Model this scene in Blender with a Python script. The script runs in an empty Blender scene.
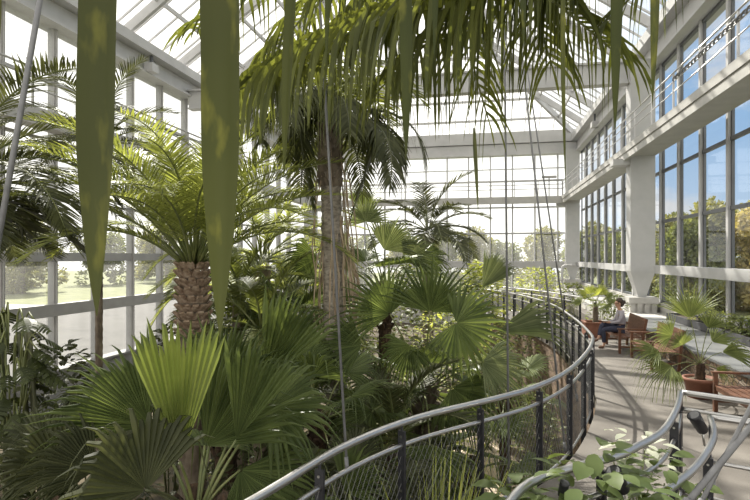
import bpy, bmesh, math, random
from mathutils import Vector, Matrix
R = math.radians
V = Vector
rnd = random.Random(7)
S = bpy.context.scene
COL = S.collection

# ------------------------------------------------------------------ camera frame (used to measure the place)
F = 540.0; H = 2.57
TH = math.atan(109.0 / F); SN, CS = math.sin(TH), math.cos(TH)
RIGHT = V((CS, SN, 0)); FWD = V((-SN, CS, 0)); UP = V((0, 0, 1))
def P(x, y, d):
    return FWD * d + RIGHT * ((x - 375) / F * d) + V((0, 0, H - (y - 257) / F * d))
def PG(x, y, z=0.0):
    return P(x, y, (H - z) * F / (y - 257))
SOIL = -2.6
XL, XR, YF = -14.2, 7.0, 42.0        # left glass, right glass, far glass

# ------------------------------------------------------------------ object helpers
def tag(o, label=None, cat=None, group=None, kind=None):
    if label: o['label'] = label
    if cat: o['category'] = cat
    if group: o['group'] = group
    if kind: o['kind'] = kind
    return o
def empty(name, loc=(0, 0, 0), rz=0.0):
    o = bpy.data.objects.new(name, None); COL.objects.link(o)
    o.location = loc; o.rotation_euler = (0, 0, rz); o.empty_display_size = .1
    return o
class MB:
    def __init__(s): s.v = []; s.f = []
    def add(s, vs, fs):
        b = len(s.v); s.v.extend([tuple(p) for p in vs]); s.f.extend([tuple(i + b for i in f) for f in fs])
    def box(s, c, sz, rz=0.0, M=None):
        hx, hy, hz = sz[0] / 2, sz[1] / 2, sz[2] / 2
        pts = [V((x, y, z)) for x in (-hx, hx) for y in (-hy, hy) for z in (-hz, hz)]
        m = M if M else Matrix.Rotation(rz, 3, 'Z')
        s.add([m @ p + V(c) for p in pts], [(0, 1, 3, 2), (4, 6, 7, 5), (0, 4, 5, 1), (2, 3, 7, 6), (0, 2, 6, 4), (1, 5, 7, 3)])
    def span(s, x0, x1, y0, y1, z0, z1):
        s.box(((x0 + x1) / 2, (y0 + y1) / 2, (z0 + z1) / 2), (x1 - x0, y1 - y0, z1 - z0))
    def bar(s, a, b, w, h):                      # rectangular bar between two points
        a, b = V(a), V(b); d = b - a; L = d.length; d.normalize()
        up = UP if abs(d.z) < .95 else V((0, 1, 0))
        sd = d.cross(up).normalized(); u2 = sd.cross(d)
        M = Matrix((d, sd, u2)).transposed()
        s.box((a + b) / 2, (L, w, h), M=M)
    def tube(s, pts, rad, n=8, cap=True):
        pts = [V(p) for p in pts]; b = len(s.v); k = len(pts)
        rr = rad if isinstance(rad, (list, tuple)) else [rad] * k
        ref = None
        for i, p in enumerate(pts):
            t = (pts[min(i + 1, k - 1)] - pts[max(i - 1, 0)]).normalized()
            if ref is None:
                ref = t.cross(UP if abs(t.z) < .9 else V((1, 0, 0))).normalized()
            else:
                ref = (ref - t * ref.dot(t)).normalized()
            q = t.cross(ref)
            for j in range(n):
                a = 2 * math.pi * j / n
                s.v.append(tuple(p + (ref * math.cos(a) + q * math.sin(a)) * rr[i]))
        for i in range(k - 1):
            for j in range(n):
                s.f.append((b + i * n + j, b + i * n + (j + 1) % n, b + (i + 1) * n + (j + 1) % n, b + (i + 1) * n + j))
        if cap:
            s.f.append(tuple(b + j for j in reversed(range(n)))); s.f.append(tuple(b + (k - 1) * n + j for j in range(n)))
    def lathe(s, prof, n=20, c=(0, 0, 0)):
        b = len(s.v); c = V(c)
        for r, z in prof:
            for j in range(n):
                a = 2 * math.pi * j / n
                s.v.append((c.x + r * math.cos(a), c.y + r * math.sin(a), c.z + z))
        for i in range(len(prof) - 1):
            for j in range(n):
                s.f.append((b + i * n + j, b + i * n + (j + 1) % n, b + (i + 1) * n + (j + 1) % n, b + (i + 1) * n + j))
    def ball(s, c, r, n=8):
        prof = [(max(1e-4, math.sin(math.pi * i / n)) , -math.cos(math.pi * i / n)) for i in range(n + 1)]
        rx = V(r) if not isinstance(r, (int, float)) else V((r, r, r))
        b = len(s.v); m = n + 4
        for q, z in prof:
            for j in range(m):
                a = 2 * math.pi * j / m
                s.v.append((c[0] + rx.x * q * math.cos(a), c[1] + rx.y * q * math.sin(a), c[2] + rx.z * z))
        for i in range(n):
            for j in range(m):
                s.f.append((b + i * m + j, b + i * m + (j + 1) % m, b + (i + 1) * m + (j + 1) % m, b + (i + 1) * m + j))
    def mesh(s, name, mat=None, smooth=False):
        me = bpy.data.meshes.new(name); me.from_pydata(s.v, [], s.f)
        if mat: me.materials.append(mat)
        if smooth: me.polygons.foreach_set('use_smooth', [True] * len(me.polygons))
        me.update(); return me
    def build(s, name, mat=None, parent=None, smooth=False, label=None, kind=None):
        o = bpy.data.objects.new(name, s.mesh(name, mat, smooth)); COL.objects.link(o)
        if parent: o.parent = parent
        if label: o['label'] = label
        if kind: o['kind'] = kind
        return o
def origin_to(o, p):                              # move an object's origin without moving its shape
    p = V(p); o.data.transform(Matrix.Translation(-p)); o.location = p; return o
def copy_tree(o, parent=None):
    c = o.copy(); COL.objects.link(c); c.parent = parent
    for ch in list(o.children): copy_tree(ch, c)
    return c
def resample(pts, n):                             # Catmull-Rom through the points
    pts = [V(p) for p in pts]; q = [pts[0] * 2 - pts[1]] + pts + [pts[-1] * 2 - pts[-2]]
    dense = []
    for i in range(1, len(q) - 2):
        for k in range(16):
            t = k / 16
            a, b, c, d = q[i - 1], q[i], q[i + 1], q[i + 2]
            dense.append(.5 * ((2 * b) + (c - a) * t + (2 * a - 5 * b + 4 * c - d) * t * t + (3 * b - a - 3 * c + d) * t ** 3))
    dense.append(pts[-1])
    ln = [0]
    for i in range(1, len(dense)): ln.append(ln[-1] + (dense[i] - dense[i - 1]).length)
    out = []; j = 0
    for k in range(n):
        s_ = ln[-1] * k / (n - 1)
        while j < len(ln) - 2 and ln[j + 1] < s_: j += 1
        u = (s_ - ln[j]) / max(1e-9, ln[j + 1] - ln[j])
        out.append(dense[j].lerp(dense[j + 1], min(1, max(0, u))))
    return out

# ------------------------------------------------------------------ materials
def nodes(name):
    m = bpy.data.materials.new(name); m.use_nodes = True
    nt = m.node_tree; b = nt.nodes['Principled BSDF']; return m, nt, b
def ramp(nt, cols, stops=None):
    r = nt.nodes.new('ShaderNodeValToRGB'); e = r.color_ramp.elements
    n = len(cols); stops = stops or [i / (n - 1) for i in range(n)]
    while len(e) < n: e.new(.5)
    for i in range(n): e[i].position = stops[i]; e[i].color = (*cols[i], 1)
    return r
def noise_mat(name, cols, scale=4, rough=.6, metal=0, bump=0, detail=6, stretch=None, stops=None, bscale=None):
    m, nt, b = nodes(name)
    tc = nt.nodes.new('ShaderNodeTexCoord'); nz = nt.nodes.new('ShaderNodeTexNoise')
    nz.inputs['Scale'].default_value = scale; nz.inputs['Detail'].default_value = detail
    src = tc.outputs['Object']
    if stretch:
        mp = nt.nodes.new('ShaderNodeMapping'); mp.inputs['Scale'].default_value = stretch
        nt.links.new(src, mp.inputs['Vector']); src = mp.outputs['Vector']
    nt.links.new(src, nz.inputs['Vector'])
    r = ramp(nt, cols, stops or ([.3, .7] if len(cols) == 2 else None)); nt.links.new(nz.outputs['Fac'], r.inputs['Fac'])
    nt.links.new(r.outputs['Color'], b.inputs['Base Color'])
    b.inputs['Roughness'].default_value = rough; b.inputs['Metallic'].default_value = metal
    if bump:
        bp = nt.nodes.new('ShaderNodeBump'); bp.inputs['Strength'].default_value = bump; bp.inputs['Distance'].default_value = .03
        if bscale:
            n2 = nt.nodes.new('ShaderNodeTexNoise'); n2.inputs['Scale'].default_value = bscale; nt.links.new(src, n2.inputs['Vector'])
            nt.links.new(n2.outputs['Fac'], bp.inputs['Height'])
        else: nt.links.new(nz.outputs['Fac'], bp.inputs['Height'])
        nt.links.new(bp.outputs['Normal'], b.inputs['Normal'])
    return m
def leaf_mat(name, c0, c1, trans=.35, rough=.42, tcol=None, spots=0):
    def olive(c):
        l = .35 * c[0] + .6 * c[1] + .05 * c[2]; k = .24
        return tuple((v * (1 - k) + l * k * w) * GAIN for v, w in zip(c, (1.22, 1.0, .62)))
    c0, c1 = olive(c0), olive(c1)
    m, nt, b = nodes(name); b.inputs['Specular IOR Level'].default_value = .2
    g = nt.nodes.new('ShaderNodeNewGeometry'); tc = nt.nodes.new('ShaderNodeTexCoord')
    nz = nt.nodes.new('ShaderNodeTexNoise'); nz.inputs['Scale'].default_value = 3.5; nz.inputs['Detail'].default_value = 3
    nt.links.new(tc.outputs['Object'], nz.inputs['Vector'])
    ad = nt.nodes.new('ShaderNodeMath'); ad.operation = 'ADD'
    ml = nt.nodes.new('ShaderNodeMath'); ml.operation = 'MULTIPLY'; ml.inputs[1].default_value = .6
    nt.links.new(g.outputs['Random Per Island'], ml.inputs[0])
    m2 = nt.nodes.new('ShaderNodeMath'); m2.operation = 'MULTIPLY_ADD'; m2.inputs[1].default_value = .9; m2.inputs[2].default_value = -.25
    nt.links.new(nz.outputs['Fac'], m2.inputs[0]); nt.links.new(ml.outputs[0], ad.inputs[0]); nt.links.new(m2.outputs[0], ad.inputs[1])
    r = ramp(nt, [c0, c1], [.1, .9]); nt.links.new(ad.outputs[0], r.inputs['Fac'])
    col = r.outputs['Color']
    if spots:
        sp = nt.nodes.new('ShaderNodeTexNoise'); sp.inputs['Scale'].default_value = spots; sp.inputs['Detail'].default_value = 3
        mp = nt.nodes.new('ShaderNodeMapping'); mp.inputs['Scale'].default_value = (1, 1, .38)
        nt.links.new(tc.outputs['Object'], mp.inputs['Vector']); nt.links.new(mp.outputs['Vector'], sp.inputs['Vector'])
        r2 = ramp(nt, [(0, 0, 0), (1, 1, 1)], [.56, .72]); nt.links.new(sp.outputs['Fac'], r2.inputs['Fac'])
        mx = nt.nodes.new('ShaderNodeMixRGB'); mx.inputs['Color2'].default_value = (.13, .13, .03, 1)
        nt.links.new(r2.outputs['Color'], mx.inputs['Fac']); nt.links.new(col, mx.inputs['Color1']); col = mx.outputs['Color']
    nt.links.new(col, b.inputs['Base Color']); b.inputs['Roughness'].default_value = rough
    tr = nt.nodes.new('ShaderNodeBsdfTranslucent'); mix = nt.nodes.new('ShaderNodeMixShader'); mix.inputs[0].default_value = trans
    hs = nt.nodes.new('ShaderNodeMixRGB'); hs.blend_type = 'MULTIPLY'; hs.inputs['Fac'].default_value = 1
    hs.inputs['Color2'].default_value = (*(tcol or (1.65, 1.6, .85)), 1)
    nt.links.new(col, hs.inputs['Color1']); nt.links.new(hs.outputs['Color'], tr.inputs['Color'])
    out = nt.nodes['Material Output']
    nt.links.new(b.outputs[0], mix.inputs[1]); nt.links.new(tr.outputs[0], mix.inputs[2]); nt.links.new(mix.outputs[0], out.inputs[0])
    return m
def glass_mat(name, haze=0.0, tint=(.95, .97, .97), gloss=.6):
    m, nt, b = nodes(name); nt.nodes.remove(b); out = nt.nodes['Material Output']
    t = nt.nodes.new('ShaderNodeBsdfTransparent'); t.inputs[0].default_value = (*tint, 1)
    g = nt.nodes.new('ShaderNodeBsdfGlossy'); g.inputs['Roughness'].default_value = .03; g.inputs['Color'].default_value = (.95, .97, 1, 1)
    lw = nt.nodes.new('ShaderNodeFresnel'); gm = nt.nodes.new('ShaderNodeNewGeometry')
    io = nt.nodes.new('ShaderNodeMath'); io.operation = 'MULTIPLY_ADD'; io.inputs[1].default_value = 1 / 1.45 - 1.45; io.inputs[2].default_value = 1.45   # same pane from either side
    nt.links.new(gm.outputs['Backfacing'], io.inputs[0]); nt.links.new(io.outputs[0], lw.inputs['IOR'])
    ml = nt.nodes.new('ShaderNodeMath'); ml.operation = 'MULTIPLY'; ml.inputs[1].default_value = gloss; nt.links.new(lw.outputs[0], ml.inputs[0])
    mx = nt.nodes.new('ShaderNodeMixShader'); nt.links.new(ml.outputs[0], mx.inputs[0]); nt.links.new(t.outputs[0], mx.inputs[1]); nt.links.new(g.outputs[0], mx.inputs[2])
    fin = mx
    if haze:
        d = nt.nodes.new('ShaderNodeBsdfTranslucent'); d.inputs[0].default_value = (.9, .9, .9, 1)
        nz = nt.nodes.new('ShaderNodeTexNoise'); nz.inputs['Scale'].default_value = 1.2; nz.inputs['Detail'].default_value = 5
        tc = nt.nodes.new('ShaderNodeTexCoord'); mp = nt.nodes.new('ShaderNodeMapping'); mp.inputs['Scale'].default_value = (1, 1, .25)
        nt.links.new(tc.outputs['Object'], mp.inputs[0]); nt.links.new(mp.outputs[0], nz.inputs['Vector'])
        m3 = nt.nodes.new('ShaderNodeMath'); m3.operation = 'MULTIPLY'; m3.inputs[1].default_value = haze * 2; nt.links.new(nz.outputs['Fac'], m3.inputs[0])
        m2 = nt.nodes.new('ShaderNodeMixShader'); nt.links.new(m3.outputs[0], m2.inputs[0]); nt.links.new(mx.outputs[0], m2.inputs[1]); nt.links.new(d.outputs[0], m2.inputs[2]); fin = m2
    nt.links.new(fin.outputs[0], out.inputs[0]); return m

M = {}
GAIN = 1.65
M['white_metal'] = noise_mat('painted_grey_steel', [(.40, .398, .398), (.47, .466, .465)], 1.5, .5, bump=.02)
M['frame'] = noise_mat('aluminium_frame', [(.30, .295, .285), (.37, .362, .35)], 2, .45, .15)
M['dark_frame'] = noise_mat('dark_sash', [(.10, .105, .115), (.14, .145, .155)], 2, .45, .3)
M['steel'] = noise_mat('brushed_steel', [(.50, .49, .48), (.54, .53, .52)], .5, .3, 1.0)
M['cable'] = noise_mat('galvanised_rod', [(.15, .15, .155), (.21, .21, .215)], 20, .5, .25)
M['black'] = noise_mat('black_painted_steel', [(.012, .012, .016), (.025, .025, .03)], 12, .45)
M['wire'] = noise_mat('steel_wire', [(.13, .13, .13), (.18, .18, .18)], 8, .4, .5)
M['floor'] = noise_mat('grey_screed', [(.10, .088, .076), (.145, .13, .113), (.185, .167, .146)], 1.6, .7, bump=.15, bscale=60, stops=[.3, .55, .75])
M['concrete'] = noise_mat('concrete', [(.36, .35, .33), (.48, .465, .44)], 3, .8, bump=.1)
M['plinth'] = noise_mat('grey_plinth_wall', [(.20, .20, .20), (.27, .265, .26)], 2, .8)
M['soil'] = noise_mat('garden_soil', [(.035, .028, .018), (.11, .085, .05), (.20, .16, .10)], 2.2, .95, bump=.8, stops=[.35, .6, .8])
M['path'] = noise_mat('sandy_path', [(.42, .34, .25), (.56, .47, .36)], 5, .9, bump=.4)
M['retain'] = noise_mat('brown_stone', [(.07, .045, .03), (.17, .115, .075), (.26, .19, .13)], 3.5, .9, bump=.8, stops=[.35, .55, .75], stretch=(1, 1, 3))
M['wood'] = noise_mat('red_brown_teak', [(.095, .04, .021), (.165, .074, .039)], 6, .5, stretch=(6, 1.2, 6))
M['terracotta'] = noise_mat('terracotta', [(.17, .07, .042), (.25, .105, .065)], 6, .75)
M['panel'] = noise_mat('grey_ledge_panel', [(.13, .132, .13), (.18, .182, .18)], 1.2, .45)
M['trough'] = noise_mat('dark_trough', [(.035, .035, .04), (.06, .06, .065)], 6, .6)
M['grating'] = noise_mat('gallery_deck', [(.36, .352, .335), (.43, .42, .40)], 2, .55)
M['bark'] = noise_mat('fibrous_bark', [(.065, .05, .036), (.16, .125, .09), (.27, .225, .17)], 9, .9, bump=.9, stretch=(1, 1, .35), stops=[.3, .5, .75])
M['bark_pale'] = noise_mat('pale_ringed_bark', [(.13, .11, .085), (.27, .235, .19), (.40, .36, .30)], 14, .9, bump=.9, stretch=(1, 1, 1.8), stops=[.3, .5, .75])
M['bark_dark'] = noise_mat('dark_fibre_bark', [(.018, .011, .007), (.06, .036, .02), (.12, .075, .045)], 22, .95, bump=1, stretch=(1, 1, .2), stops=[.3, .5, .75])
M['bootbase'] = noise_mat('cut_leaf_bases', [(.13, .08, .05), (.27, .19, .13), (.44, .35, .27)], 16, .85, bump=.5, stops=[.3, .5, .75])
M['strand'] = noise_mat('dry_leaf_strands', [(.26, .19, .12), (.46, .37, .27)], 7, .9)
M['stalk'] = noise_mat('green_stalk', [(.09, .115, .035), (.20, .21, .075)], 5, .45)
M['stalk_dark'] = noise_mat('olive_stalk', [(.045, .055, .022), (.10, .10, .045)], 5, .5)
M['leaf_near'] = leaf_mat('leaf_near', (.015, .022, .005), (.040, .048, .011), .22, .42, (1.1, 1.1, .6), spots=34)
M['leaf_over'] = leaf_mat('leaf_over', (.028, .038, .010), (.078, .095, .024), .42, .42, (1.9, 1.85, .75))
M['leaf_phx'] = leaf_mat('leaf_phoenix', (.07, .095, .025), (.20, .24, .065), .42, .42, (1.6, 1.55, .8))
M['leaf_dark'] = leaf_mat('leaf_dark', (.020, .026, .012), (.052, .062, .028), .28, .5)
M['leaf_mono'] = leaf_mat('leaf_mono', (.011, .017, .005), (.036, .050, .014), .25, .42)
M['leaf_fan'] = leaf_mat('leaf_fan', (.028, .048, .015), (.090, .130, .042), .36, .35)
M['leaf_fan_lit'] = leaf_mat('leaf_fan_lit', (.055, .085, .02), (.105, .14, .042), .40, .35, (1.45, 1.4, .75))  # lighter copy of the fan leaf, light shining through put into the colour
M['leaf_fan_grey'] = leaf_mat('leaf_fan_grey', (.05, .075, .035), (.14, .175, .095), .3, .32)
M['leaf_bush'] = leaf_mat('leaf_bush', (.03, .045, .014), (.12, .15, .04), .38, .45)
M['leaf_lit'] = leaf_mat('leaf_lime_lit', (.11, .15, .03), (.28, .32, .075), .45, .45)  # yellow-green leaves, with sunlight on the plants put into the colour too
M['leaf_broad'] = leaf_mat('leaf_broad', (.03, .058, .016), (.085, .125, .04), .34, .38)
M['leaf_broad_lit'] = leaf_mat('leaf_broad_lit', (.20, .24, .20), (.30, .33, .28), .3, .5, (1.2, 1.2, 1.1))  # paler broad leaves, the sun on them put into the colour
M['leaf_pot'] = leaf_mat('leaf_pot', (.05, .075, .025), (.15, .19, .075), .38, .38)
M['tree_green'] = leaf_mat('tree_green', (.035, .052, .017), (.115, .142, .05), .32, .6)
M['tree_olive'] = leaf_mat('tree_olive', (.055, .066, .022), (.165, .168, .066), .32, .6)
M['tree_gold'] = leaf_mat('tree_gold', (.12, .098, .036), (.235, .195, .082), .32, .6)
M['tree_trunk'] = noise_mat('tree_trunk', [(.10, .075, .055), (.2, .16, .12)], 5, .9)
M['lawn'] = noise_mat('lawn', [(.10, .115, .045), (.18, .19, .085)], .6, .95, detail=8)
M['paving'] = noise_mat('pale_paving', [(.055, .053, .05), (.085, .082, .077)], .7, .95)
M['asphalt'] = noise_mat('asphalt', [(.30, .30, .29), (.38, .375, .36)], 1, .9)
M['glass'] = glass_mat('clear_glass', 0)
M['glass_dusty'] = glass_mat('dusty_glass', .10)
M['glass_roof'] = glass_mat('roof_glass', .16)
M['skin'] = noise_mat('skin', [(.50, .29, .20), (.58, .35, .25)], 8, .55)
M['shirt'] = noise_mat('grey_knit', [(.30, .28, .31), (.40, .37, .40)], 30, .85)
M['trousers'] = noise_mat('navy_denim', [(.025, .027, .05), (.045, .05, .085)], 30, .85)
M['hair'] = noise_mat('dark_brown_hair', [(.02, .012, .008), (.06, .035, .02)], 25, .5, stretch=(1, 1, .2))
M['shoe'] = noise_mat('brown_shoe', [(.10, .05, .03), (.16, .085, .05)], 12, .5)
M['paper'] = noise_mat('paper', [(.62, .60, .55), (.74, .72, .67)], 8, .8)
def stone_mat():
    m, nt, b = nodes('rubble_stone'); tc = nt.nodes.new('ShaderNodeTexCoord')
    vo = nt.nodes.new('ShaderNodeTexVoronoi'); vo.inputs['Scale'].default_value = 6
    ve = nt.nodes.new('ShaderNodeTexVoronoi'); ve.feature = 'DISTANCE_TO_EDGE'; ve.inputs['Scale'].default_value = 6
    mp = nt.nodes.new('ShaderNodeMapping'); mp.inputs['Scale'].default_value = (1, .8, 1.5)
    nt.links.new(tc.outputs['Object'], mp.inputs[0])
    for n in (vo, ve): nt.links.new(mp.outputs[0], n.inputs['Vector'])
    sp = nt.nodes.new('ShaderNodeSeparateColor'); nt.links.new(vo.outputs['Color'], sp.inputs[0])
    r = ramp(nt, [(.22, .13, .08), (.40, .28, .19), (.52, .43, .34)]); nt.links.new(sp.outputs[0], r.inputs['Fac'])
    e = ramp(nt, [(0, 0, 0), (1, 1, 1)], [.02, .10]); nt.links.new(ve.outputs['Distance'], e.inputs['Fac'])
    mx = nt.nodes.new('ShaderNodeMixRGB'); mx.inputs['Color1'].default_value = (.20, .17, .14, 1)
    nt.links.new(e.outputs['Color'], mx.inputs['Fac']); nt.links.new(r.outputs['Color'], mx.inputs['Color2'])
    nt.links.new(mx.outputs['Color'], b.inputs['Base Color']); b.inputs['Roughness'].default_value = .9
    bp = nt.nodes.new('ShaderNodeBump'); bp.inputs['Strength'].default_value = .8; bp.inputs['Distance'].default_value = .04
    nt.links.new(e.outputs['Color'], bp.inputs['Height']); nt.links.new(bp.outputs['Normal'], b.inputs['Normal'])
    return m
M['stone'] = stone_mat()

# ------------------------------------------------------------------ world, sun, camera
SUN = V((-.52, .78, .95)).normalized()
def world():
    w = bpy.data.worlds.new('sky'); S.world = w; w.use_nodes = True; nt = w.node_tree
    bg = nt.nodes['Background']; tc = nt.nodes.new('ShaderNodeTexCoord')
    sx = nt.nodes.new('ShaderNodeSeparateXYZ'); nt.links.new(tc.outputs['Generated'], sx.inputs[0])
    # blue gradient by height
    r = ramp(nt, [(.44, .54, .66), (.24, .39, .60), (.14, .27, .52)], [0, .22, 1]); nt.links.new(sx.outputs['Z'], r.inputs['Fac'])
    # clouds
    mp = nt.nodes.new('ShaderNodeMapping'); mp.inputs['Scale'].default_value = (1, 1, 2.2); mp.inputs['Location'].default_value = (1.35, .6, .25)
    nt.links.new(tc.outputs['Generated'], mp.inputs[0])
    nz = nt.nodes.new('ShaderNodeTexNoise'); nz.inputs['Scale'].default_value = 3.2; nz.inputs['Detail'].default_value = 7; nz.inputs['Roughness'].default_value = .55
    nt.links.new(mp.outputs[0], nz.inputs['Vector'])
    cr = ramp(nt, [(0, 0, 0), (1, 1, 1)], [.48, .60]); nt.links.new(nz.outputs['Fac'], cr.inputs['Fac'])
    m1 = nt.nodes.new('ShaderNodeMixRGB'); m1.inputs['Color2'].default_value = (.58, .58, .59, 1)
    nt.links.new(cr.outputs['Color'], m1.inputs['Fac']); nt.links.new(r.outputs['Color'], m1.inputs['Color1'])
    # bright white overcast everywhere but a clearing towards the right
    dp = nt.nodes.new('ShaderNodeVectorMath'); dp.operation = 'DOT_PRODUCT'; dp.inputs[1].default_value = tuple(V((.8, .6, .05)).normalized())
    nt.links.new(tc.outputs['Generated'], dp.inputs[0])
    hr = ramp(nt, [(1, 1, 1), (0, 0, 0)], [.66, .79]); nt.links.new(dp.outputs['Value'], hr.inputs['Fac'])
    m2 = nt.nodes.new('ShaderNodeMixRGB'); m2.inputs['Color2'].default_value = (1.12, 1.09, 1.03, 1)
    nt.links.new(hr.outputs['Color'], m2.inputs['Fac']); nt.links.new(m1.outputs['Color'], m2.inputs['Color1'])
    nt.links.new(m2.outputs['Color'], bg.inputs['Color']); bg.inputs['Strength'].default_value = 1.0
world()
sl = bpy.data.lights.new('sun', 'SUN'); sl.energy = 9.0; sl.angle = R(.6); sl.color = (1, .94, .84)
so = bpy.data.objects.new('sun', sl); COL.objects.link(so); so.rotation_euler = (-SUN).to_track_quat('-Z', 'Y').to_euler(); so.location = SUN * 60
cd = bpy.data.cameras.new('camera'); cam = bpy.data.objects.new('camera', cd); COL.objects.link(cam)
cam.location = (0, 0, H); cam.rotation_euler = (R(90), 0, TH); cd.sensor_width = 36; cd.lens = F / 750 * 36; cd.shift_y = 7 / 750; cd.clip_start = .05; cd.clip_end = 500
S.camera = cam
S.view_settings.view_transform = 'Standard'; S.view_settings.look = 'None'; S.view_settings.gamma = 1; S.view_settings.exposure = 0.42
try:
    S.cycles.max_bounces = 10; S.cycles.transparent_max_bounces = 24; S.cycles.diffuse_bounces = 4; S.cycles.transmission_bounces = 6
    S.cycles.sample_clamp_indirect = 6
except Exception: pass

# ================================================================== THE BUILDING
def structure(o): o['kind'] = 'structure'; return o
# ---- outside ground
mb = MB(); mb.add([(-140, -40, -1.6), (-15, -40, -1.6), (-15, 140, -1.6), (-140, 140, -1.6)], [(0, 1, 2, 3)])
mb.add([(-15, YF + .5, -1.6), (140, YF + .5, -1.6), (140, 140, -1.6), (-15, 140, -1.6)], [(0, 1, 2, 3)])
mb.add([(8, -40, -1.6), (140, -40, -1.6), (140, YF + .5, -1.6), (8, YF + .5, -1.6)], [(0, 1, 2, 3)])
structure(mb.build('lawn', M['lawn']))
mb = MB(); mb.span(-34, -14.6, -5, 70, -1.62, -1.56); structure(mb.build('terrace_paving', M['paving']))
mb = MB(); mb.span(-90, -34.3, 36, 40, -1.62, -1.565); mb.span(8.2, 15, -5, 60, -1.62, -1.57); structure(mb.build('footpath', M['asphalt']))
mb = MB(); mb.span(-34.4, -34, -5, 70, -1.6, -1.35); structure(mb.build('kerb', M['concrete']))
# ---- garden bed, terrace and walkway
def soil(x, y):
    return SOIL + 1.45 * math.exp(-(((x + 1.6) / 2.4) ** 2 + ((y - 5.2) / 2.0) ** 2)) + .10 * math.sin(x * 1.3 + y * .7) * math.sin(y * .9 - x * .4)
mb = MB()
N = 40
hx = [XL + (8 - XL) * i / N for i in range(N + 1)]; hy = [-4 + (YF + 4) * j / 60 for j in range(61)]
for y in hy:
    for x in hx: mb.v.append((x, y, soil(x, y) - .02))
for j in range(60):
    for i in range(N):
        a = j * (N + 1) + i; mb.f.append((a, a + 1, a + N + 2, a + N + 1))
structure(mb.build('floor', M['soil'], smooth=True))
pp = [P(470, 425, 14.6), P(500, 462, 12.4), P(520, 490, 11.2), P(535, 530, 9.8)]
pts = resample([V((p.x, p.y, SOIL + .14)) for p in [P(440, 400, 17.5)] + pp], 24); mb = MB()
for i, p in enumerate(pts):
    t = (pts[min(i + 1, 23)] - pts[max(i - 1, 0)]).normalized(); sd = t.cross(UP)
    for k in (-.85, -.4, .4, .85): mb.v.append(tuple(p + sd * k + V((0, 0, .03 if abs(k) < .5 else -.1))))
    if i:
        b = i * 4
        for k in range(3): mb.f.append((b - 4 + k, b - 3 + k, b + 1 + k, b + k))
structure(mb.build('garden_path', M['path'], smooth=True))

LEFT_PATH = [(-1.75, 1.9), (-1.36, 3.08), (-1.06, 4.07), (-.58, 4.94), (.16, 5.8), (.56, 6.33), (1.01, 7.2), (1.43, 8.39), (1.8, 9.75), (2.0, 11.0), (2.12, 14.1), (2.01, 17.9), (1.1, 22.6), (-.7, 26.5)]
LP = resample([V((x, y, 0)) for x, y in LEFT_PATH], 121)
NEAR_PATH = [(-.15, 2.2), (.02, 2.9), (.18, 3.41), (.32, 3.68), (.57, 3.93), (.97, 4.27), (1.15, 4.49), (1.47, 4.93), (1.82, 5.68), (2.1, 6.42)]
NP_ = resample([V((x, y, 0)) for x, y in NEAR_PATH], 40)
def slab(left, right, name, mat, z0=-.28, z1=0):
    mb = MB(); n = len(left)
    for p, q in zip(left, right):
        mb.v += [(p.x, p.y, z1), (q.x, q.y, z1), (q.x, q.y, z0), (p.x, p.y, z0)]
    for i in range(n - 1):
        a = i * 4; b = a + 4
        for k in range(4): mb.f.append((a + k, a + (k + 1) % 4, b + (k + 1) % 4, b + k))
    mb.f += [(3, 2, 1, 0), tuple((n - 1) * 4 + k for k in range(4))]
    return structure(mb.build(name, mat))
lft, rgt = [], []
for p in LP:
    lft.append(p + V((.06, 0, 0)))
    y = p.y
    if y < 6.3:
        q = min(NP_, key=lambda a: (a - p).length); q = V((q.x, q.y, 0))
    elif y < 20: q = V((4.5, max(y - .2, 6.3) if y > 7.5 else 6.2, 0))
    else: q = p + V((1.9, 0.7, 0))
    rgt.append(q)
slab(lft, rgt, 'terrace_floor', M['floor'])
mb = MB(); mb.span(2.1, 7.0, 5.4, 6.42, -.3, -.004); mb.span(4.45, 7.4, 4, YF, -.3, -.003); mb.span(3.2, 4.6, 17, 20.2, -.3, -.003); structure(mb.build('terrace_edge', M['floor']))
mb = MB(); seg = [p for p in LP if p.y > 7.5]
for i, p in enumerate(seg):
    mb.v += [(p.x + .12, p.y, -.27), (p.x + .02, p.y, SOIL - .2), (p.x + .5, p.y, SOIL - .2), (p.x + .5, p.y, -.27)]
    if i:
        a = (i - 1) * 4; b = a + 4
        for k in range(4): mb.f.append((a + k, a + (k + 1) % 4, b + (k + 1) % 4, b + k))
structure(mb.build('retaining_wall', M['retain']))
# ---- ledge below the right-hand windows
mb = MB(); mb.span(4.5, 4.8, 5.5, 19.6, 0, .50); structure(mb.build('ledge_wall', M['stone']))
for i in range(8):
    y0 = 5.5 + i * 1.76; mb = MB(); mb.span(4.42, 5.82, y0 + .008, y0 + 1.752, .50, .55); structure(mb.build('ledge_top', M['panel']))
mb = MB(); mb.span(4.8, 5.8, 19.3, 19.6, 0, .5); mb.span(4.9, 7.2, 19.7, 40, 0, .35); structure(mb.build('ledge_plinth', M['concrete']))

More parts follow.
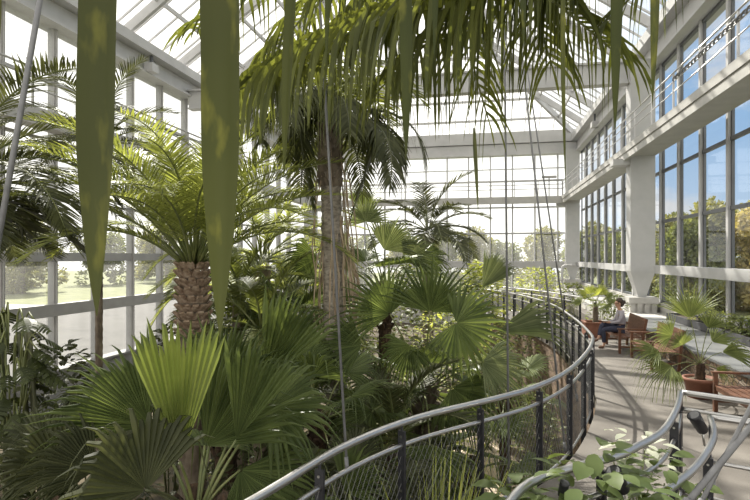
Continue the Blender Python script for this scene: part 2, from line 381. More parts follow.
# ---- left wall: plinth, windows bay by bay
WN = [0]
def window(name_n, verts_fn): pass
BAY = 2.03
def new_window(frame_mb, pane_mb, fm, gm, sash=None, sash_mat=None):
    WN[0] += 1
    o = structure(frame_mb.build('window_%d' % WN[0], fm))
    if sash: sash.build('sash', sash_mat, o)
    pane_mb.build('pane', gm, o)
    return o
mb = MB(); mb.span(XL - .25, XL + .1, 3, YF + .2, SOIL - .1, -1.3); mb.span(XL - .3, XL + .2, 3, YF + .2, -1.3, -1.22); structure(mb.build('wall_left', M['plinth']))
ys = [13.62 + BAY * k for k in range(-5, 14)]
for i in range(len(ys) - 1):
    y0, y1 = ys[i], ys[i + 1]
    f = MB(); g = MB()
    f.span(XL - .16, XL + .10, y0 - .055, y0 + .055, -1.22, 10.25)
    f.span(XL - .10, XL + .17, y0 - .022, y0 + .022, -1.22, 10.25)
    for z, h in ((2.57, .3), (4.5, .09), (6.45, .09), (8.4, .09)):
        f.span(XL - .08, XL + .08, y0 + .05, y1 - .05, z - h / 2, z + h / 2)
    for a, b in ((-1.22, .77), (.77, 2.57), (2.57, 4.5), (4.5, 6.45), (6.45, 8.4), (8.4, 10.25)):
        g.add([(XL, y0 + .05, a + .03), (XL, y1 - .05, a + .03), (XL, y1 - .05, b - .03), (XL, y0 + .05, b - .03)], [(0, 1, 2, 3)])
    new_window(f, g, M['frame'], M['glass_dusty'])
mb = MB(); mb.span(XL + .05, XL + .26, 3.4, YF, .60, 1.0); structure(mb.build('trim_1', M['frame']))
# ---- far wall
xs = [-14.2 + 1.63 * k for k in range(14)]
mb = MB(); mb.span(XL, XR + .3, YF, YF + .3, SOIL - .2, 0); structure(mb.build('wall_far', M['concrete']))
for i in range(13):
    x0, x1 = xs[i], xs[i + 1]; f = MB(); g = MB()
    f.span(x0 - .05, x0 + .05, YF - .12, YF + .12, 0, 10.3)
    for z, h in ((.06, .12), (2.0, .5), (4.35, .12), (6.3, .1), (8.3, .1), (9.2, .06)):
        f.span(x0 + .05, x1 - .05, YF - .08, YF + .08, z - h / 2, z + h / 2)
    for a, b in ((.1, 1.78), (2.22, 4.3), (4.4, 6.3), (6.3, 8.3), (8.3, 10.3)):
        g.add([(x0 + .05, YF, a), (x1 - .05, YF, a), (x1 - .05, YF, b), (x0 + .05, YF, b)], [(0, 1, 2, 3)])
    new_window(f, g, M['white_metal'], M['glass_dusty'])
mb = MB(); mb.span(XL, XR, YF - .45, YF + .3, 10.2, 11.0); mb.span(XL, XR, YF - .6, YF + .3, 11.05, 11.9); structure(mb.build('trim_2', M['white_metal']))
# ---- right wall
ysr = [23.4 + BAY * k for k in range(-9, 10)]
mb = MB(); mb.span(XR - .15, XR + .3, 4, YF, -1.7, .75); structure(mb.build('wall_right', M['concrete']))
for i in range(len(ysr) - 1):
    y0, y1 = ysr[i], min(ysr[i + 1], YF); f = MB(); g = MB(); sh = MB()
    f.span(XR - .12, XR + .05, y0 - .075, y0 + .075, .75, 10.25)
    sh.span(XR - .045, XR + .03, y0 + .075, y0 + .15, .75, 10.25); sh.span(XR - .045, XR + .03, y1 - .15, y1 - .075, .75, 10.25)
    for z, h in ((.80, .1), (3.98, .11), (5.97, .11), (8.05, .16), (10.2, .1)):
        sh.span(XR - .07, XR + .04, y0 + .075, y1 - .075, z - h / 2, z + h / 2)
    for a, b in ((.8, 2.0), (2.2, 3.98), (3.98, 5.97), (5.97, 8.05), (8.05, 10.2)):
        g.add([(XR, y0 + .14, a), (XR, y1 - .14, a), (XR, y1 - .14, b), (XR, y0 + .14, b)], [(0, 1, 2, 3)])
    new_window(f, g, M['white_metal'], M['glass'], sh, M['dark_frame'])  # lighter metal on these frames puts light from inside into the colour
mb = MB(); mb.span(XR - .48, XR - .2, 4, 22.9, 1.93, 2.25); mb.span(XR - .48, XR - .2, 24.2, YF, 1.9, 2.22); structure(mb.build('trim_3', M['white_metal']))
# ---- eaves beams
mb = MB()
mb.span(XR - .35, XR + .35, 4, YF, 10.25, 11.5); mb.span(XR - .75, XR - .35, 4, YF, 11.05, 11.5); mb.span(XR - .5, XR - .35, 4, YF, 10.25, 10.34)
structure(mb.build('eaves_beam', M['white_metal']))
mb = MB()
mb.span(XL - .35, XL + .35, 3, YF, 10.2, 11.35); mb.span(XL + .35, XL + .55, 3, YF, 10.2, 10.29); mb.span(XL + .35, XL + .8, 3, YF, 10.95, 11.35)
structure(mb.build('eaves_beam', M['white_metal']))
# ---- columns with tie beams
def column(x, y, side):
    r = structure(empty('column', (x, y, 0)))
    b = MB(); w, d = .92, .7
    prof = [(.34, .95, 0), (.34, 1.05, 0), (w, 2.0, 0), (w, 10.4, 0)]
    for ww, z, _ in prof:
        for sx, sy in ((-1, -1), (1, -1), (1, 1), (-1, 1)): b.v.append((sx * ww / 2, sy * d / 2 * (1 if ww > .5 else .7), z))
    for i in range(3):
        for k in range(4): b.f.append((i * 4 + k, i * 4 + (k + 1) % 4, i * 4 + 4 + (k + 1) % 4, i * 4 + 4 + k))
    b.f += [(3, 2, 1, 0), (12, 13, 14, 15)]
    b.build('shaft', M['white_metal'], r)
    b = MB(); b.span(-.55, .55, -.5, .5, .72, .96)
    for k in range(4): b.span(-.50 + .27 * k, -.32 + .27 * k, -.46, .46, 0, .72)
    b.span(-.46, .46, -.40, .40, 0, .72); b.build('pedestal', M['concrete'], r)
    b = MB(); b.span(-1.1 if side > 0 else .4, -.4 if side > 0 else 1.1, -.3, .3, 6.28, 6.52); b.build('bracket', M['white_metal'], r)
    return r
column(6.22, 23.6, 1); column(6.3, 41.4, 1); column(6.22, 5.4, 1)
column(-13.6, 41.4, -1); column(-13.6, 5.4, -1)
def tie(y):
    b = MB(); b.span(XL + .4, XR - .4, y - .12, y + .12, 9.65, 10.45); b.span(XL + .4, XR - .4, y - .24, y + .24, 9.60, 9.66); b.span(XL + .4, XR - .4, y - .24, y + .24, 10.44, 10.52)
    structure(b.build('tie_beam', M['white_metal']))
tie(23.6); tie(5.4)
# ---- roof: two slopes and a hipped end
XM = (XL + XR) / 2; ZE = 11.45; ZR = 18.6; YH = 31.5
rb = MB(); rg_l, rg_r, rg_h = MB(), MB(), MB()
for sgn, x0 in ((1, XL + .3), (-1, XR - .3)):
    for k in range(10):
        y = 3.5 + 2.03 * 1.9 * k if k else 3.5
        if y > YF: break
        t = 1.0 if y <= YH else (YF - y) / (YF - YH)
        rb.bar((x0, y, ZE), (x0 + (XM - x0) * t, y, ZE + (ZR - ZE) * t), .16, .36)
    for k in range(1, 7):
        t = k / 7; yend = YF - (YF - YH) * t
        rb.bar((x0 + (XM - x0) * t, 3.5, ZE + (ZR - ZE) * t + .1), (x0 + (XM - x0) * t, yend, ZE + (ZR - ZE) * t + .1), .10, .16)
    for k in range(1, 39):
        y = 3.5 + 1.0 * k
        if y > YF - .3: break
        t = 1.0 if y <= YH else (YF - y) / (YF - YH)
        rb.bar((x0, y, ZE + .22), (x0 + (XM - x0) * t, y, ZE + (ZR - ZE) * t + .22), .05, .08)
    rb.bar((x0, YF, ZE), (XM, YH, ZR), .2, .4)
for k in range(1, 21):
    x = XL + (XR - XL) * k / 21; t = 1 - abs(x - XM) / ((XR - XL) / 2)
    rb.bar((x, YF, ZE + .22), (x, YF - (YF - YH) * t, ZE + (ZR - ZE) * t + .22), .05, .08)
for k in range(1, 7):
    t = k / 7; xa = XL + .3 + (XM - XL - .3) * t; xb = XR - .3 + (XM - XR + .3) * t; y = YF - (YF - YH) * t; z = ZE + (ZR - ZE) * t + .1
    rb.bar((xa, y, z), (xb, y, z), .1, .16)
rb.bar((XM, 3.5, ZR), (XM, YH, ZR), .2, .4)
roof = structure(rb.build('ceiling', M['white_metal']))
z = .28
rg_l.add([(XL + .3, 3.5, ZE + z), (XL + .3, YF, ZE + z), (XM, YH, ZR + z), (XM, 3.5, ZR + z)], [(0, 1, 2, 3)])
rg_l.add([(XR - .3, 3.5, ZE + z), (XR - .3, YF, ZE + z), (XM, YH, ZR + z), (XM, 3.5, ZR + z)], [(3, 2, 1, 0)])
rg_l.add([(XL + .3, YF, ZE + z), (XR - .3, YF, ZE + z), (XM, YH, ZR + z)], [(0, 1, 2)])
rg_l.build('glazing', M['glass_roof'], roof)
# ---- lamp boxes on the eaves
for x, y, lab in ((XL + .62, 20.2, 'white box lamp under the left eaves beam beside the rafter'), (XR - .56, 34.0, 'small white box lamp under the right eaves near the far corner')):
    o = empty('floodlight', (x, y, 10.55)); tag(o, lab, 'lamp')
    b = MB(); b.span(-.2, .2, -.22, .22, -.3, .05); b.build('housing', M['white_metal'], o)
    b = MB(); b.span(-.05, .05, -.05, .05, .05, .52); b.build('arm', M['dark_frame'], o)

# ---- galleries (deck = building, railings = things)
GZ = 6.9
b = MB(); b.span(5.62, 6.7, 4, YF - 1.3, 6.62, GZ); b.span(5.5, 5.62, 4, YF - 1.3, 6.45, 6.66); b.span(5.52, 5.62, 4, YF - 1.3, 6.66, 6.72); b.span(5.47, 5.62, 4, YF - 1.3, 6.72, GZ + .06); structure(b.build('gallery_deck', M['grating']))
b = MB(); b.span(XL + .3, XL + 1.3, 4, YF - 1.3, 6.62, GZ); b.span(XL + 1.3, XL + 1.42, 4, YF - 1.3, 6.45, GZ + .06); structure(b.build('gallery_deck', M['grating']))
b = MB(); b.span(XL + .3, XR - .3, YF - 1.3, YF - .2, 6.62, GZ); b.span(XL + .3, XR - .3, YF - 1.42, YF - 1.3, 6.45, GZ + .06); structure(b.build('gallery_deck', M['grating']))
def gallery_rail(a, c, label, step, rm='steel', k_=1.0):
    r = empty('gallery_railing', a); tag(r, label, 'railing', 'railings of the upper gallery')
    a, c = V(a), V(c); d = c - a; L = d.length; u = d.normalized()
    b = MB(); b.tube([(0, 0, 1.12), d + V((0, 0, 1.12))], .026 * k_); b.build('handrail', M[rm], r, True)
    b = MB(); b.tube([(0, 0, .86), d + V((0, 0, .86))], .018 * k_); b.build('middle_rail', M[rm], r, True)
    b = MB(); b.tube([(0, 0, .55), d + V((0, 0, .55))], .018 * k_); b.build('lower_rail', M[rm], r, True)
    n = int(L / step)
    for k in range(n + 1):
        b = MB(); p = u * (L * k / n); sd = u.cross(UP)
        b.bar(p + V((0, 0, -.35)), p + V((0, 0, 1.1)), .05, .014) if abs(u.x) > .5 else b.bar(p + V((0, 0, -.35)), p + V((0, 0, 1.1)), .05, .05)
        b.build('post', M[rm], r)
    return r
gallery_rail((5.55, 5, GZ + .05), (5.55, YF - 1.35, GZ + .05), 'steel railing of the upper gallery along the right-hand windows', 2.03)
gallery_rail((XL + 1.37, 5, GZ + .05), (XL + 1.37, YF - 1.35, GZ + .05), 'steel railing of the upper gallery along the left-hand windows', 2.03, 'frame', 1.4)
gallery_rail((XL + 1.4, YF - 1.37, GZ + .05), (5.5, YF - 1.37, GZ + .05), 'steel railing of the upper gallery across the far glass wall', 1.63, 'frame', 1.5)
# rope wound along the near stretch of the right gallery rail
b = MB(); n = 220
for ph in (0, math.pi):
    pts = []
    for k in range(n + 1):
        y = 7.0 + 10.5 * k / n; a = k * .62 + ph
        pts.append((5.52 + .035 * math.cos(a), y, GZ + .95 + .04 * math.sin(a)))
    b.tube(pts, .024, 5)
o = b.build('rope', M['cable'], None, True); tag(o, 'grey twisted rope running along the right-hand gallery railing', 'rope')
for px, py, lab in ((549, 178, 'small grey lamp on the corner of the far gallery rail'),):
    p = P(px, py, 38.95); o = empty('gallery_lamp', (p.x, YF - 1.37, p.z)); tag(o, lab, 'lamp')
    b = MB(); b.span(-.5, .5, -.15, .15, .0, .14); b.build('housing', M['frame'], o)
    b = MB(); b.span(-.03, .03, -.03, .03, 6.9 - p.z, 0); b.build('arm', M['dark_frame'], o)

# ================================================================== WALKWAY RAILINGS
def railing(name, path, label, group, post_every, net=True, z_top=1.1, z_mid=.9, rt=.030, rm=.021, post_mat='black', kick=True, first=0, tilt=True):
    r = empty(name, (path[0].x, path[0].y, 0)); tag(r, label, 'railing', group)
    o0 = V((path[0].x, path[0].y, 0)); pth = [p - o0 for p in path]
    up = lambda z: [p + V((0, 0, z)) for p in pth]
    b = MB(); b.tube(up(z_top), rt, 10); b.build('handrail', M['steel'], r, True)
    b = MB(); b.tube(up(z_mid), rm, 8); b.build('middle_rail', M['steel'], r, True)
    if kick:
        b = MB(); b.tube(up(.03), .018, 6); b.build('bottom_rail', M['steel'], r, True)
    acc = first; last = None
    for i in range(len(pth)):
        if i: acc += (pth[i] - pth[i - 1]).length
        if acc >= post_every or i == 0:
            acc = 0 if i else first
            if i == 0 and first: continue
            t = (pth[min(i + 1, len(pth) - 1)] - pth[max(0, i - 1)]).normalized()
            b = MB(); p = pth[i]
            sd = t.cross(UP).normalized()
            Mx = Matrix((t, sd, UP)).transposed()
            b.box(p + V((0, 0, (z_top - .07 - .2) / 2 + sd.z)) + sd * .0, (.022, .075, z_top - .07 + .2), M=Mx)
            b.tube([p + V((0, 0, z_top - .1)), p + V((0, 0, z_top))], .012, 6)
            po = b.build('post', M[post_mat], r)
            for zz in (z_top - .12, z_mid - .02, .5, .2):
                b = MB(); b.tube([p + V((0, 0, zz)) - t * .018, p + V((0, 0, zz)) + t * .018], .011, 6)
                b.build('bolt', M['steel'], po)
    if net:
        b = MB(); ln = [0]
        for i in range(1, len(pth)): ln.append(ln[-1] + (pth[i] - pth[i - 1]).length)
        def at(s):
            s = min(max(s, 0), ln[-1]); i = 0
            lo, hi = 0, len(ln) - 2
            while lo < hi:
                m_ = (lo + hi + 1) // 2
                if ln[m_] <= s: lo = m_
                else: hi = m_ - 1
            u = (s - ln[lo]) / max(1e-6, ln[lo + 1] - ln[lo]); return pth[lo].lerp(pth[lo + 1], u)
        hz = z_mid - .05; run = hz * .62; s = -run
        while s < ln[-1]:
            for sg in (1, -1):
                pts = []
                for k in range(5):
                    u = k / 4; ss = s + run * (u if sg > 0 else 1 - u)
                    if 0 <= ss <= ln[-1]: pts.append(at(ss) + V((0, 0, .04 + hz * u)))
                if len(pts) > 1: b.tube(pts, .0017, 3, False)
            s += .075
        b.build('wire_net', M['wire'], r, kind='stuff')
    return r
railing('curved_railing', LP, 'long S-curved steel railing with black posts and wire net edging the plant bed', None, .98, first=.17)
np2 = [V((p.x, p.y, 0)) for p in NP_]
cr = railing('curved_railing', np2, 'nearer steel railing curving along the bottom right behind broad leaves to a corner post', None, 1.6, net=False, z_mid=.86, first=1.0)
fr = [V((2.1, 6.42, 0)) + V((1, -.57, 0)).normalized() * .08 * k for k in range(40)]
railing('straight_railing', fr, 'straight steel railing running right from the corner post before the terrace', None, 1.55, net=False, z_mid=.92)
IN_PATH = [(.6, 2.9), (.85, 3.55), (1.28, 4.12), (1.62, 4.6), (1.95, 5.2), (2.12, 5.62), (2.24, 6.02)]
ip = resample([V((x, y, 0)) for x, y in IN_PATH], 30)
railing('curved_railing', ip, 'low inner curved railing with a black spotlight clamped to it', None, 1.5, net=False, z_top=.95, z_mid=.55, first=.7, kick=False)
fr2 = [V((2.24, 6.02, 0)) + V((1, -.42, 0)).normalized() * .08 * k for k in range(34)]
railing('straight_railing', fr2, 'lower straight steel rail behind the inner curved railing at the right edge', None, 1.4, net=False, z_top=.95, z_mid=.5)
FAR_PATH = [(3.7, 19.4), (3.3, 21.4), (2.6, 23.6), (1.4, 26.2), (-.4, 29)]
railing('curved_railing', resample([V((x, y, 0)) for x, y in FAR_PATH], 60), 'distant railing on the far side of the walkway beyond the woman on the bench', None, 1.3, net=False)

# ---- suspension rods
def rod(a, c, rad, label, grp='steel rods hanging from the roof'):
    a, c = V(a), V(c); o = empty('suspension_rod', a); tag(o, label, 'rod', grp)
    b = MB(); b.tube([(0, 0, 0), c - a], rad, 8); b.build('cable', M['cable'], o, True)
    b = MB(); u = (c - a).normalized(); b.tube([u * -.02, u * .10], rad * 1.5, 8); b.build('clamp', M['cable'], o, True)
rod(P(347, 470, 4.25), P(287, -560, 4.9), .011, 'steel rod slanting down in front of the ringed palm trunk')
rod(P(509, 486, 5.95), P(500, -420, 6.2), .012, 'upright steel rod meeting the curved railing right of the centre')
rod(P(565, 450, 7.2), P(497, -170, 9.6), .014, 'long steel rod ending low on the curved railing, left of a slanting pair')
rod(P(577, 400, 9.2), P(500, -110, 11), .014, 'long steel rod ending higher on the curved railing, right of a slanting pair')
rod(P(-12, 300, 2.6), P(66, -150, 2.9), .014, 'thick grey rod slanting across the upper left corner')
rod(P(692, 520, 2.3), P(905, 110, 3.2), .010, 'thin grey rod crossing the bottom right corner', 'steel rods across the bottom right corner')
rod(P(673, 520, 2.0), P(930, 210, 2.6), .0125, 'thicker grey rod crossing the bottom right corner below the thin one', 'steel rods across the bottom right corner')

# ---- spotlights on the rails
def spot(p, d, label, s=1.0):
    o = empty('spotlight', p); tag(o, label, 'spotlight'); d = V(d).normalized()
    b = MB(); b.tube([d * -.09 * s, d * -.07 * s, d * .08 * s, d * .10 * s], [.03 * s, .045 * s, .052 * s, .056 * s], 16); b.build('housing', M['black'], o, True)
    b = MB(); b.tube([d * .096 * s, d * .101 * s], .045 * s, 16); b.build('lens', M['trough'], o)
    b = MB(); b.tube([d * -.06 * s, d * -.06 * s + V((.02, 0, -.14 * s))], .012, 8); b.build('bracket', M['steel'], o, True)
spot(P(699, 424, 5.3), FWD * -.15 + RIGHT * -.55 + UP * .8, 'black spotlight on the inner railing near the corner post', 1.15)
spot(P(619, 482, 3.7), FWD * -.2 + RIGHT * -.45 + UP * .75, 'black spotlight among the broad leaves at the bottom', 1.0)
spot(P(563, 490, 3.6), FWD * -.3 + RIGHT * .1 + UP * .9, 'small black spotlight under the near railing left of the broad leaves', .6)

# ================================================================== PLANT BUILDERS
def strip(mb, p, d, L, W, g, n=4, nrm=UP, taper=(.55, 1, .85, .5), rv=None):
    p = V(p); d = V(d).normalized(); b = len(mb.v); ds = L / n
    for k in range(n):
        w = d.cross(nrm)
        if w.length < 1e-3: w = V((1, 0, 0))
        w = w.normalized() * (W / 2) * taper[min(k, len(taper) - 1)]
        mb.v.append(tuple(p - w)); mb.v.append(tuple(p + w))
        p = p + d * ds; d = (d + V((0, 0, -g * ds))).normalized()
    mb.v.append(tuple(p))
    for k in range(n - 1): mb.f.append((b + 2 * k, b + 2 * k + 1, b + 2 * k + 3, b + 2 * k + 2))
    mb.f.append((b + 2 * n - 2, b + 2 * n - 1, b + 2 * n))
def arch_path(base, az, e0, e1, L, n=14, side=0.0):
    p = V(base); out = [p.copy()]
    for k in range(n - 1):
        t = (k + .5) / (n - 1); e = R(e0 + (e1 - e0) * t ** 1.15); a = az + side * t * t
        p = p + V((math.cos(a) * math.cos(e), math.sin(a) * math.cos(e), math.sin(e))) * (L / (n - 1)); out.append(p.copy())
    return out
def pinnate(root, path, mats, r, n=34, Lm=.55, W=.035, g=1.0, fw=.55, upk=.15, start=.14, rad=(.022, .004), jit=.15, nseg=4, profile=None, name='frond'):
    """a feather leaf along a stalk path; leaflets in one mesh, the stalk a sub-part"""
    pts = resample(path, 24); mb = MB()
    for k in range(n):
        t = start + (1 - start) * (k + .3) / n
        f = t * 23; i = min(22, int(f)); p = pts[i].lerp(pts[i + 1], f - i); tg = (pts[i + 1] - pts[i]).normalized()
        sd = tg.cross(UP)
        if sd.length < .05: sd = V((1, 0, 0))
        sd.normalize(); nu = sd.cross(tg).normalized()
        pr = profile(t) if profile else (.35 + .65 * math.sin(math.pi * min(1, (t - start) / (1 - start) * .86 + .12)))
        for s_ in (-1, 1):
            d = tg * (fw + .5 * t * t) + sd * s_ + nu * (upk + r.uniform(-jit, jit)) + V((r.uniform(-jit, jit), r.uniform(-jit, jit), 0))
            nn = nu - sd * s_ * .35
            strip(mb, p, d, Lm * pr * r.uniform(.88, 1.1), W * (.6 + .4 * pr), g * r.uniform(.6, 1.4), nseg, nn)
    d = (pts[-1] - pts[-2]); strip(mb, pts[-1], d, Lm * .4, W * .7, g, 3)
    o = mb.build(name, mats[0], root)
    sb = MB(); m = 14; sp = resample(path, m)
    sb.tube(sp, [rad[0] + (rad[1] - rad[0]) * i / (m - 1) for i in range(m)], 5); sb.build('stalk', mats[1], o, True)
    return o
def fan(mb, hub, ax, nrm, Rr, span=100, n=34, split=.55, droop=.25, cup=.12, r=rnd, pleat=.022, g=1):
    ax = V(ax).normalized(); nrm = V(nrm); nrm = (nrm - ax * nrm.dot(ax)).normalized(); lat = nrm.cross(ax)
    da = 2 * R(span) / n; rings = [.03, split * .55, split, split + (1 - split) * .4, split + (1 - split) * .78, 1.0]
    hub = V(hub)
    for i in range(n):
        a = -R(span) + da * (i + .5); L = Rr * (.82 + .18 * math.cos(a * .8)) * r.uniform(.86, 1.06)
        b = len(mb.v); dr = droop * r.uniform(.5, 1.5); tw = r.uniform(-.03, .03); kink = r.random() < .3
        for j, q in enumerate(rings):
            ha = da * .5 * (1 if q <= split else max(.0, (1 - (q - split) / (1 - split)) * .92 * split / q))
            for s_ in (-1, 0, 1):
                aa = a + s_ * ha + (tw * (q - split) if q > split else 0)
                d = ax * math.cos(aa) + lat * math.sin(aa)
                z = cup * (abs(aa) / R(span)) ** 2 * q * L + (pleat * L * (1 if s_ == 0 else 0) * min(1, q / split) * (1 if q <= split else (1 - q) / (1 - split)))
                v = hub + d * q * L + nrm * z
                if q > split:
                    u = (q - split) / (1 - split); v.z -= dr * L * u * u * g * (2.8 if kink and u > .4 else 1)
                mb.v.append(tuple(v))
        for j in range(len(rings) - 1):
            for k in range(2):
                mb.f.append((b + j * 3 + k, b + j * 3 + k + 1, b + j * 3 + k + 4, b + j * 3 + k + 3))
def fan_frond(root, base, hub, ax, nrm, Rr, mats, r, sag=.08, rad=(.018, .009), **kw):
    mb = MB(); fan(mb, hub, ax, nrm, Rr, r=r, **kw); o = mb.build('frond', mats[0], root)
    base, hub = V(base), V(hub); mid = base.lerp(hub, .5) + V((0, 0, sag * (hub - base).length))
    sp = resample([base, mid, hub], 10); sb = MB(); sb.tube(sp, [rad[0] + (rad[1] - rad[0]) * i / 9 for i in range(10)], 6); sb.build('stalk', mats[1], o, True)
    return o
def trunk(root, a, c, r0, r1, mat, rings=30, amp=.06, n=14, name='trunk', bend=None, r=rnd):
    a, c = V(a), V(c); pts = resample([a, bend or a.lerp(c, .5), c], rings * 2); mb = MB()
    rr = []
    for i in range(len(pts)):
        t = i / (len(pts) - 1); rr.append((r0 + (r1 - r0) * t) * (1 + (amp if i % 2 else -amp)) * r.uniform(.97, 1.03))
    mb.tube(pts, rr, n); return mb.build(name, mat, root, True)
def boots(root, c, rad, h, n_rows, per, mat, size=.1, out=.7):
    mb = MB()
    for i in range(n_rows):
        z = h * i / max(1, n_rows - 1)
        for k in range(per):
            a = 2 * math.pi * (k + .5 * (i % 2)) / per + rnd.uniform(-.08, .08)
            d = V((math.cos(a), math.sin(a), 0)); p = V((0, 0, z)) + d * rad * .92
            t = V((-math.sin(a), math.cos(a), 0)); dirn = (d * out + UP * .75).normalized(); nn = t.cross(dirn)
            w, th, L = size * .5, size * .22, size * rnd.uniform(.9, 1.25); b = len(mb.v)
            for u, ws in ((0, 1.15), (.55, .95), (1, .7)):
                q = p + dirn * L * u
                for sx, sy in ((-1, -1), (1, -1), (1, 1), (-1, 1)): mb.v.append(tuple(q + t * w * ws * sx + nn * th * sy * ws))
            for j in range(2):
                for m in range(4): mb.f.append((b + j * 4 + m, b + j * 4 + (m + 1) % 4, b + j * 4 + 4 + (m + 1) % 4, b + j * 4 + 4 + m))
            mb.f.append((b + 8, b + 9, b + 10, b + 11))
    o = mb.build('leaf_bases', mat, root); o.location = c; return o
def ellip_leaf(mb, p, d, nrm, L, W, g=.4, n=4):
    p = V(p); d = V(d).normalized(); b = len(mb.v); prof = [.15, .8, 1.0, .72, .0][:n + 1]
    for k in range(n + 1):
        w = d.cross(nrm); w = (w.normalized() if w.length > 1e-3 else V((1, 0, 0))) * (W / 2) * prof[k]
        nn = w.cross(d); nn = nn.normalized() if nn.length > 1e-6 else UP
        mb.v += [tuple(p - w + nn * .12 * w.length), tuple(p), tuple(p + w + nn * .12 * w.length)]
        p = p + d * (L / n); d = (d + V((0, 0, -g / n))).normalized()
    for k in range(n):
        for m in range(2): mb.f.append((b + 3 * k + m, b + 3 * k + m + 1, b + 3 * k + m + 4, b + 3 * k + m + 3))
def bush(name, label, cat, c, sx, sy, sz, n, leaf, mat, seed, group=None, stems=5, w=.45):
    """leafy shrub: stems fanning from the base and leaves carried along them"""
    r = random.Random(seed); o = empty(name, c); tag(o, label, cat, group); mb = MB(); st = MB()
    tips = []
    for k in range(stems):
        a = 2 * math.pi * k / stems + r.uniform(-.4, .4); q = r.uniform(.3, .85)
        tip = V((math.cos(a) * sx * q, math.sin(a) * sy * q, sz * r.uniform(.6, .95))); tips.append(tip)
        st.tube(resample([V((math.cos(a) * .03, math.sin(a) * .03, 0)), tip * .5 + V((0, 0, sz * .12)), tip], 6), [.016, .014, .012, .01, .008, .005], 5)
    for k in range(n):
        a = r.uniform(0, 6.283); z = r.random() ** .7; q = (1 - (2 * z - .9) ** 2 * .55) * r.random() ** .4
        p = V((math.cos(a) * sx * q, math.sin(a) * sy * q, z * sz)); d = V((math.cos(a), math.sin(a), r.uniform(-.3, .8)))
        d += V((r.uniform(-.6, .6), r.uniform(-.6, .6), 0)); L = leaf * r.uniform(.6, 1.3)
        ellip_leaf(mb, p, d, UP + V((r.uniform(-.5, .5), r.uniform(-.5, .5), 0)), L, L * w, .7, 4)
    mb.build('foliage', mat, o); st.build('stem', M['stalk_dark'], o, True); return o

# ================================================================== PALMS
def gnd(p): return V((p.x, p.y, soil(p.x, p.y)))
# ---- tall palm with the pale ringed trunk
def main_palm():
    d = 8.4; r = random.Random(3)
    top = P(330, 138, d); low = P(342, 470, d); base = gnd(low)
    o = empty('tall_feather_palm', base); tag(o, 'tall palm in the centre with pale ringed trunk, hanging dry strands and shaggy crown', 'palm')
    t = V(base); L = lambda p: p - t
    trunk(o, L(V((low.x, low.y, SOIL - .1))), L(top), .19, .155, M['bark_pale'], 46, .045, bend=L(P(333, 270, d)))
    boots(o, L(top) + V((0, 0, -.75)), .15, .85, 9, 7, M['bark'], .12, .3)
    mats = (M['leaf_dark'], M['stalk_dark'])
    crown = L(top) + V((0, 0, .1))
    for k in range(12):                                  # shaggy lower and side fronds
        az = 2 * math.pi * k / 12 + r.uniform(-.15, .15); e0 = r.uniform(20, 60)
        pinnate(o, arch_path(crown, az, e0, r.uniform(-110, -60), r.uniform(1.3, 2.5), side=r.uniform(-.3, .3)), mats, r, 50, .62, .036, 3.2, .45, -.05, rad=(.03, .006))
    for k in range(7):                                   # young upright fronds
        az = 2 * math.pi * k / 7 + .3
        pinnate(o, arch_path(crown, az, 80, -60, r.uniform(1.9, 2.4), side=r.uniform(-.3, .3)), (M['leaf_over'], M['stalk']), r, 46, .62, .034, 1.3, .5, .1, rad=(.03, .006))
    for (x1, y1, x2, y2) in ((378, 150, 352, 214), (372, 160, 392, 190), (300, 150, 312, 205)):   # old fronds hanging beside the trunk
        p0 = crown; p1 = L(P(x1, y1 - 25, d - .2)); p2 = L(P(x2, y2, d - .3))
        pinnate(o, [p0, L(P((x1 + 331) / 2, 105, d)), p1, p2], mats, r, 56, .5, .034, 3.0, .8, 0, rad=(.028, .006))
    mb = MB()
    for k in range(40):                                  # dry strands hanging down the trunk
        a = r.uniform(0, 6.28); q = r.uniform(.19, .40); z0 = r.uniform(-.9, .1) if k < 14 else r.uniform(-1.9, -1.1); ln = r.uniform(1.0, 2.4)
        z1 = max(z0 - ln, -3.05)
        c0 = L(P(333, 138, d)); p = V((c0.x + math.cos(a) * .15, c0.y + math.sin(a) * .15, c0.z + z0))
        pe = L(P(338, 300, d)); dx = (pe - c0)
        pts = []
        for j in range(7):
            u = j / 6; z = z0 + (z1 - z0) * u; f = (-z) / 2.6
            pts.append(V((c0.x + dx.x * f + math.cos(a) * (.17 + (q - .17) * math.sin(u * 2.2)) + r.uniform(-.02, .02), c0.y + dx.y * f + math.sin(a) * (.17 + (q - .17) * math.sin(u * 2.2)) + r.uniform(-.02, .02), c0.z + z)))
        mb.tube(pts, [.006, .010, .012, .011, .010, .008, .003], 4)
    mb.build('dry_strands', M['strand'], o)
main_palm()

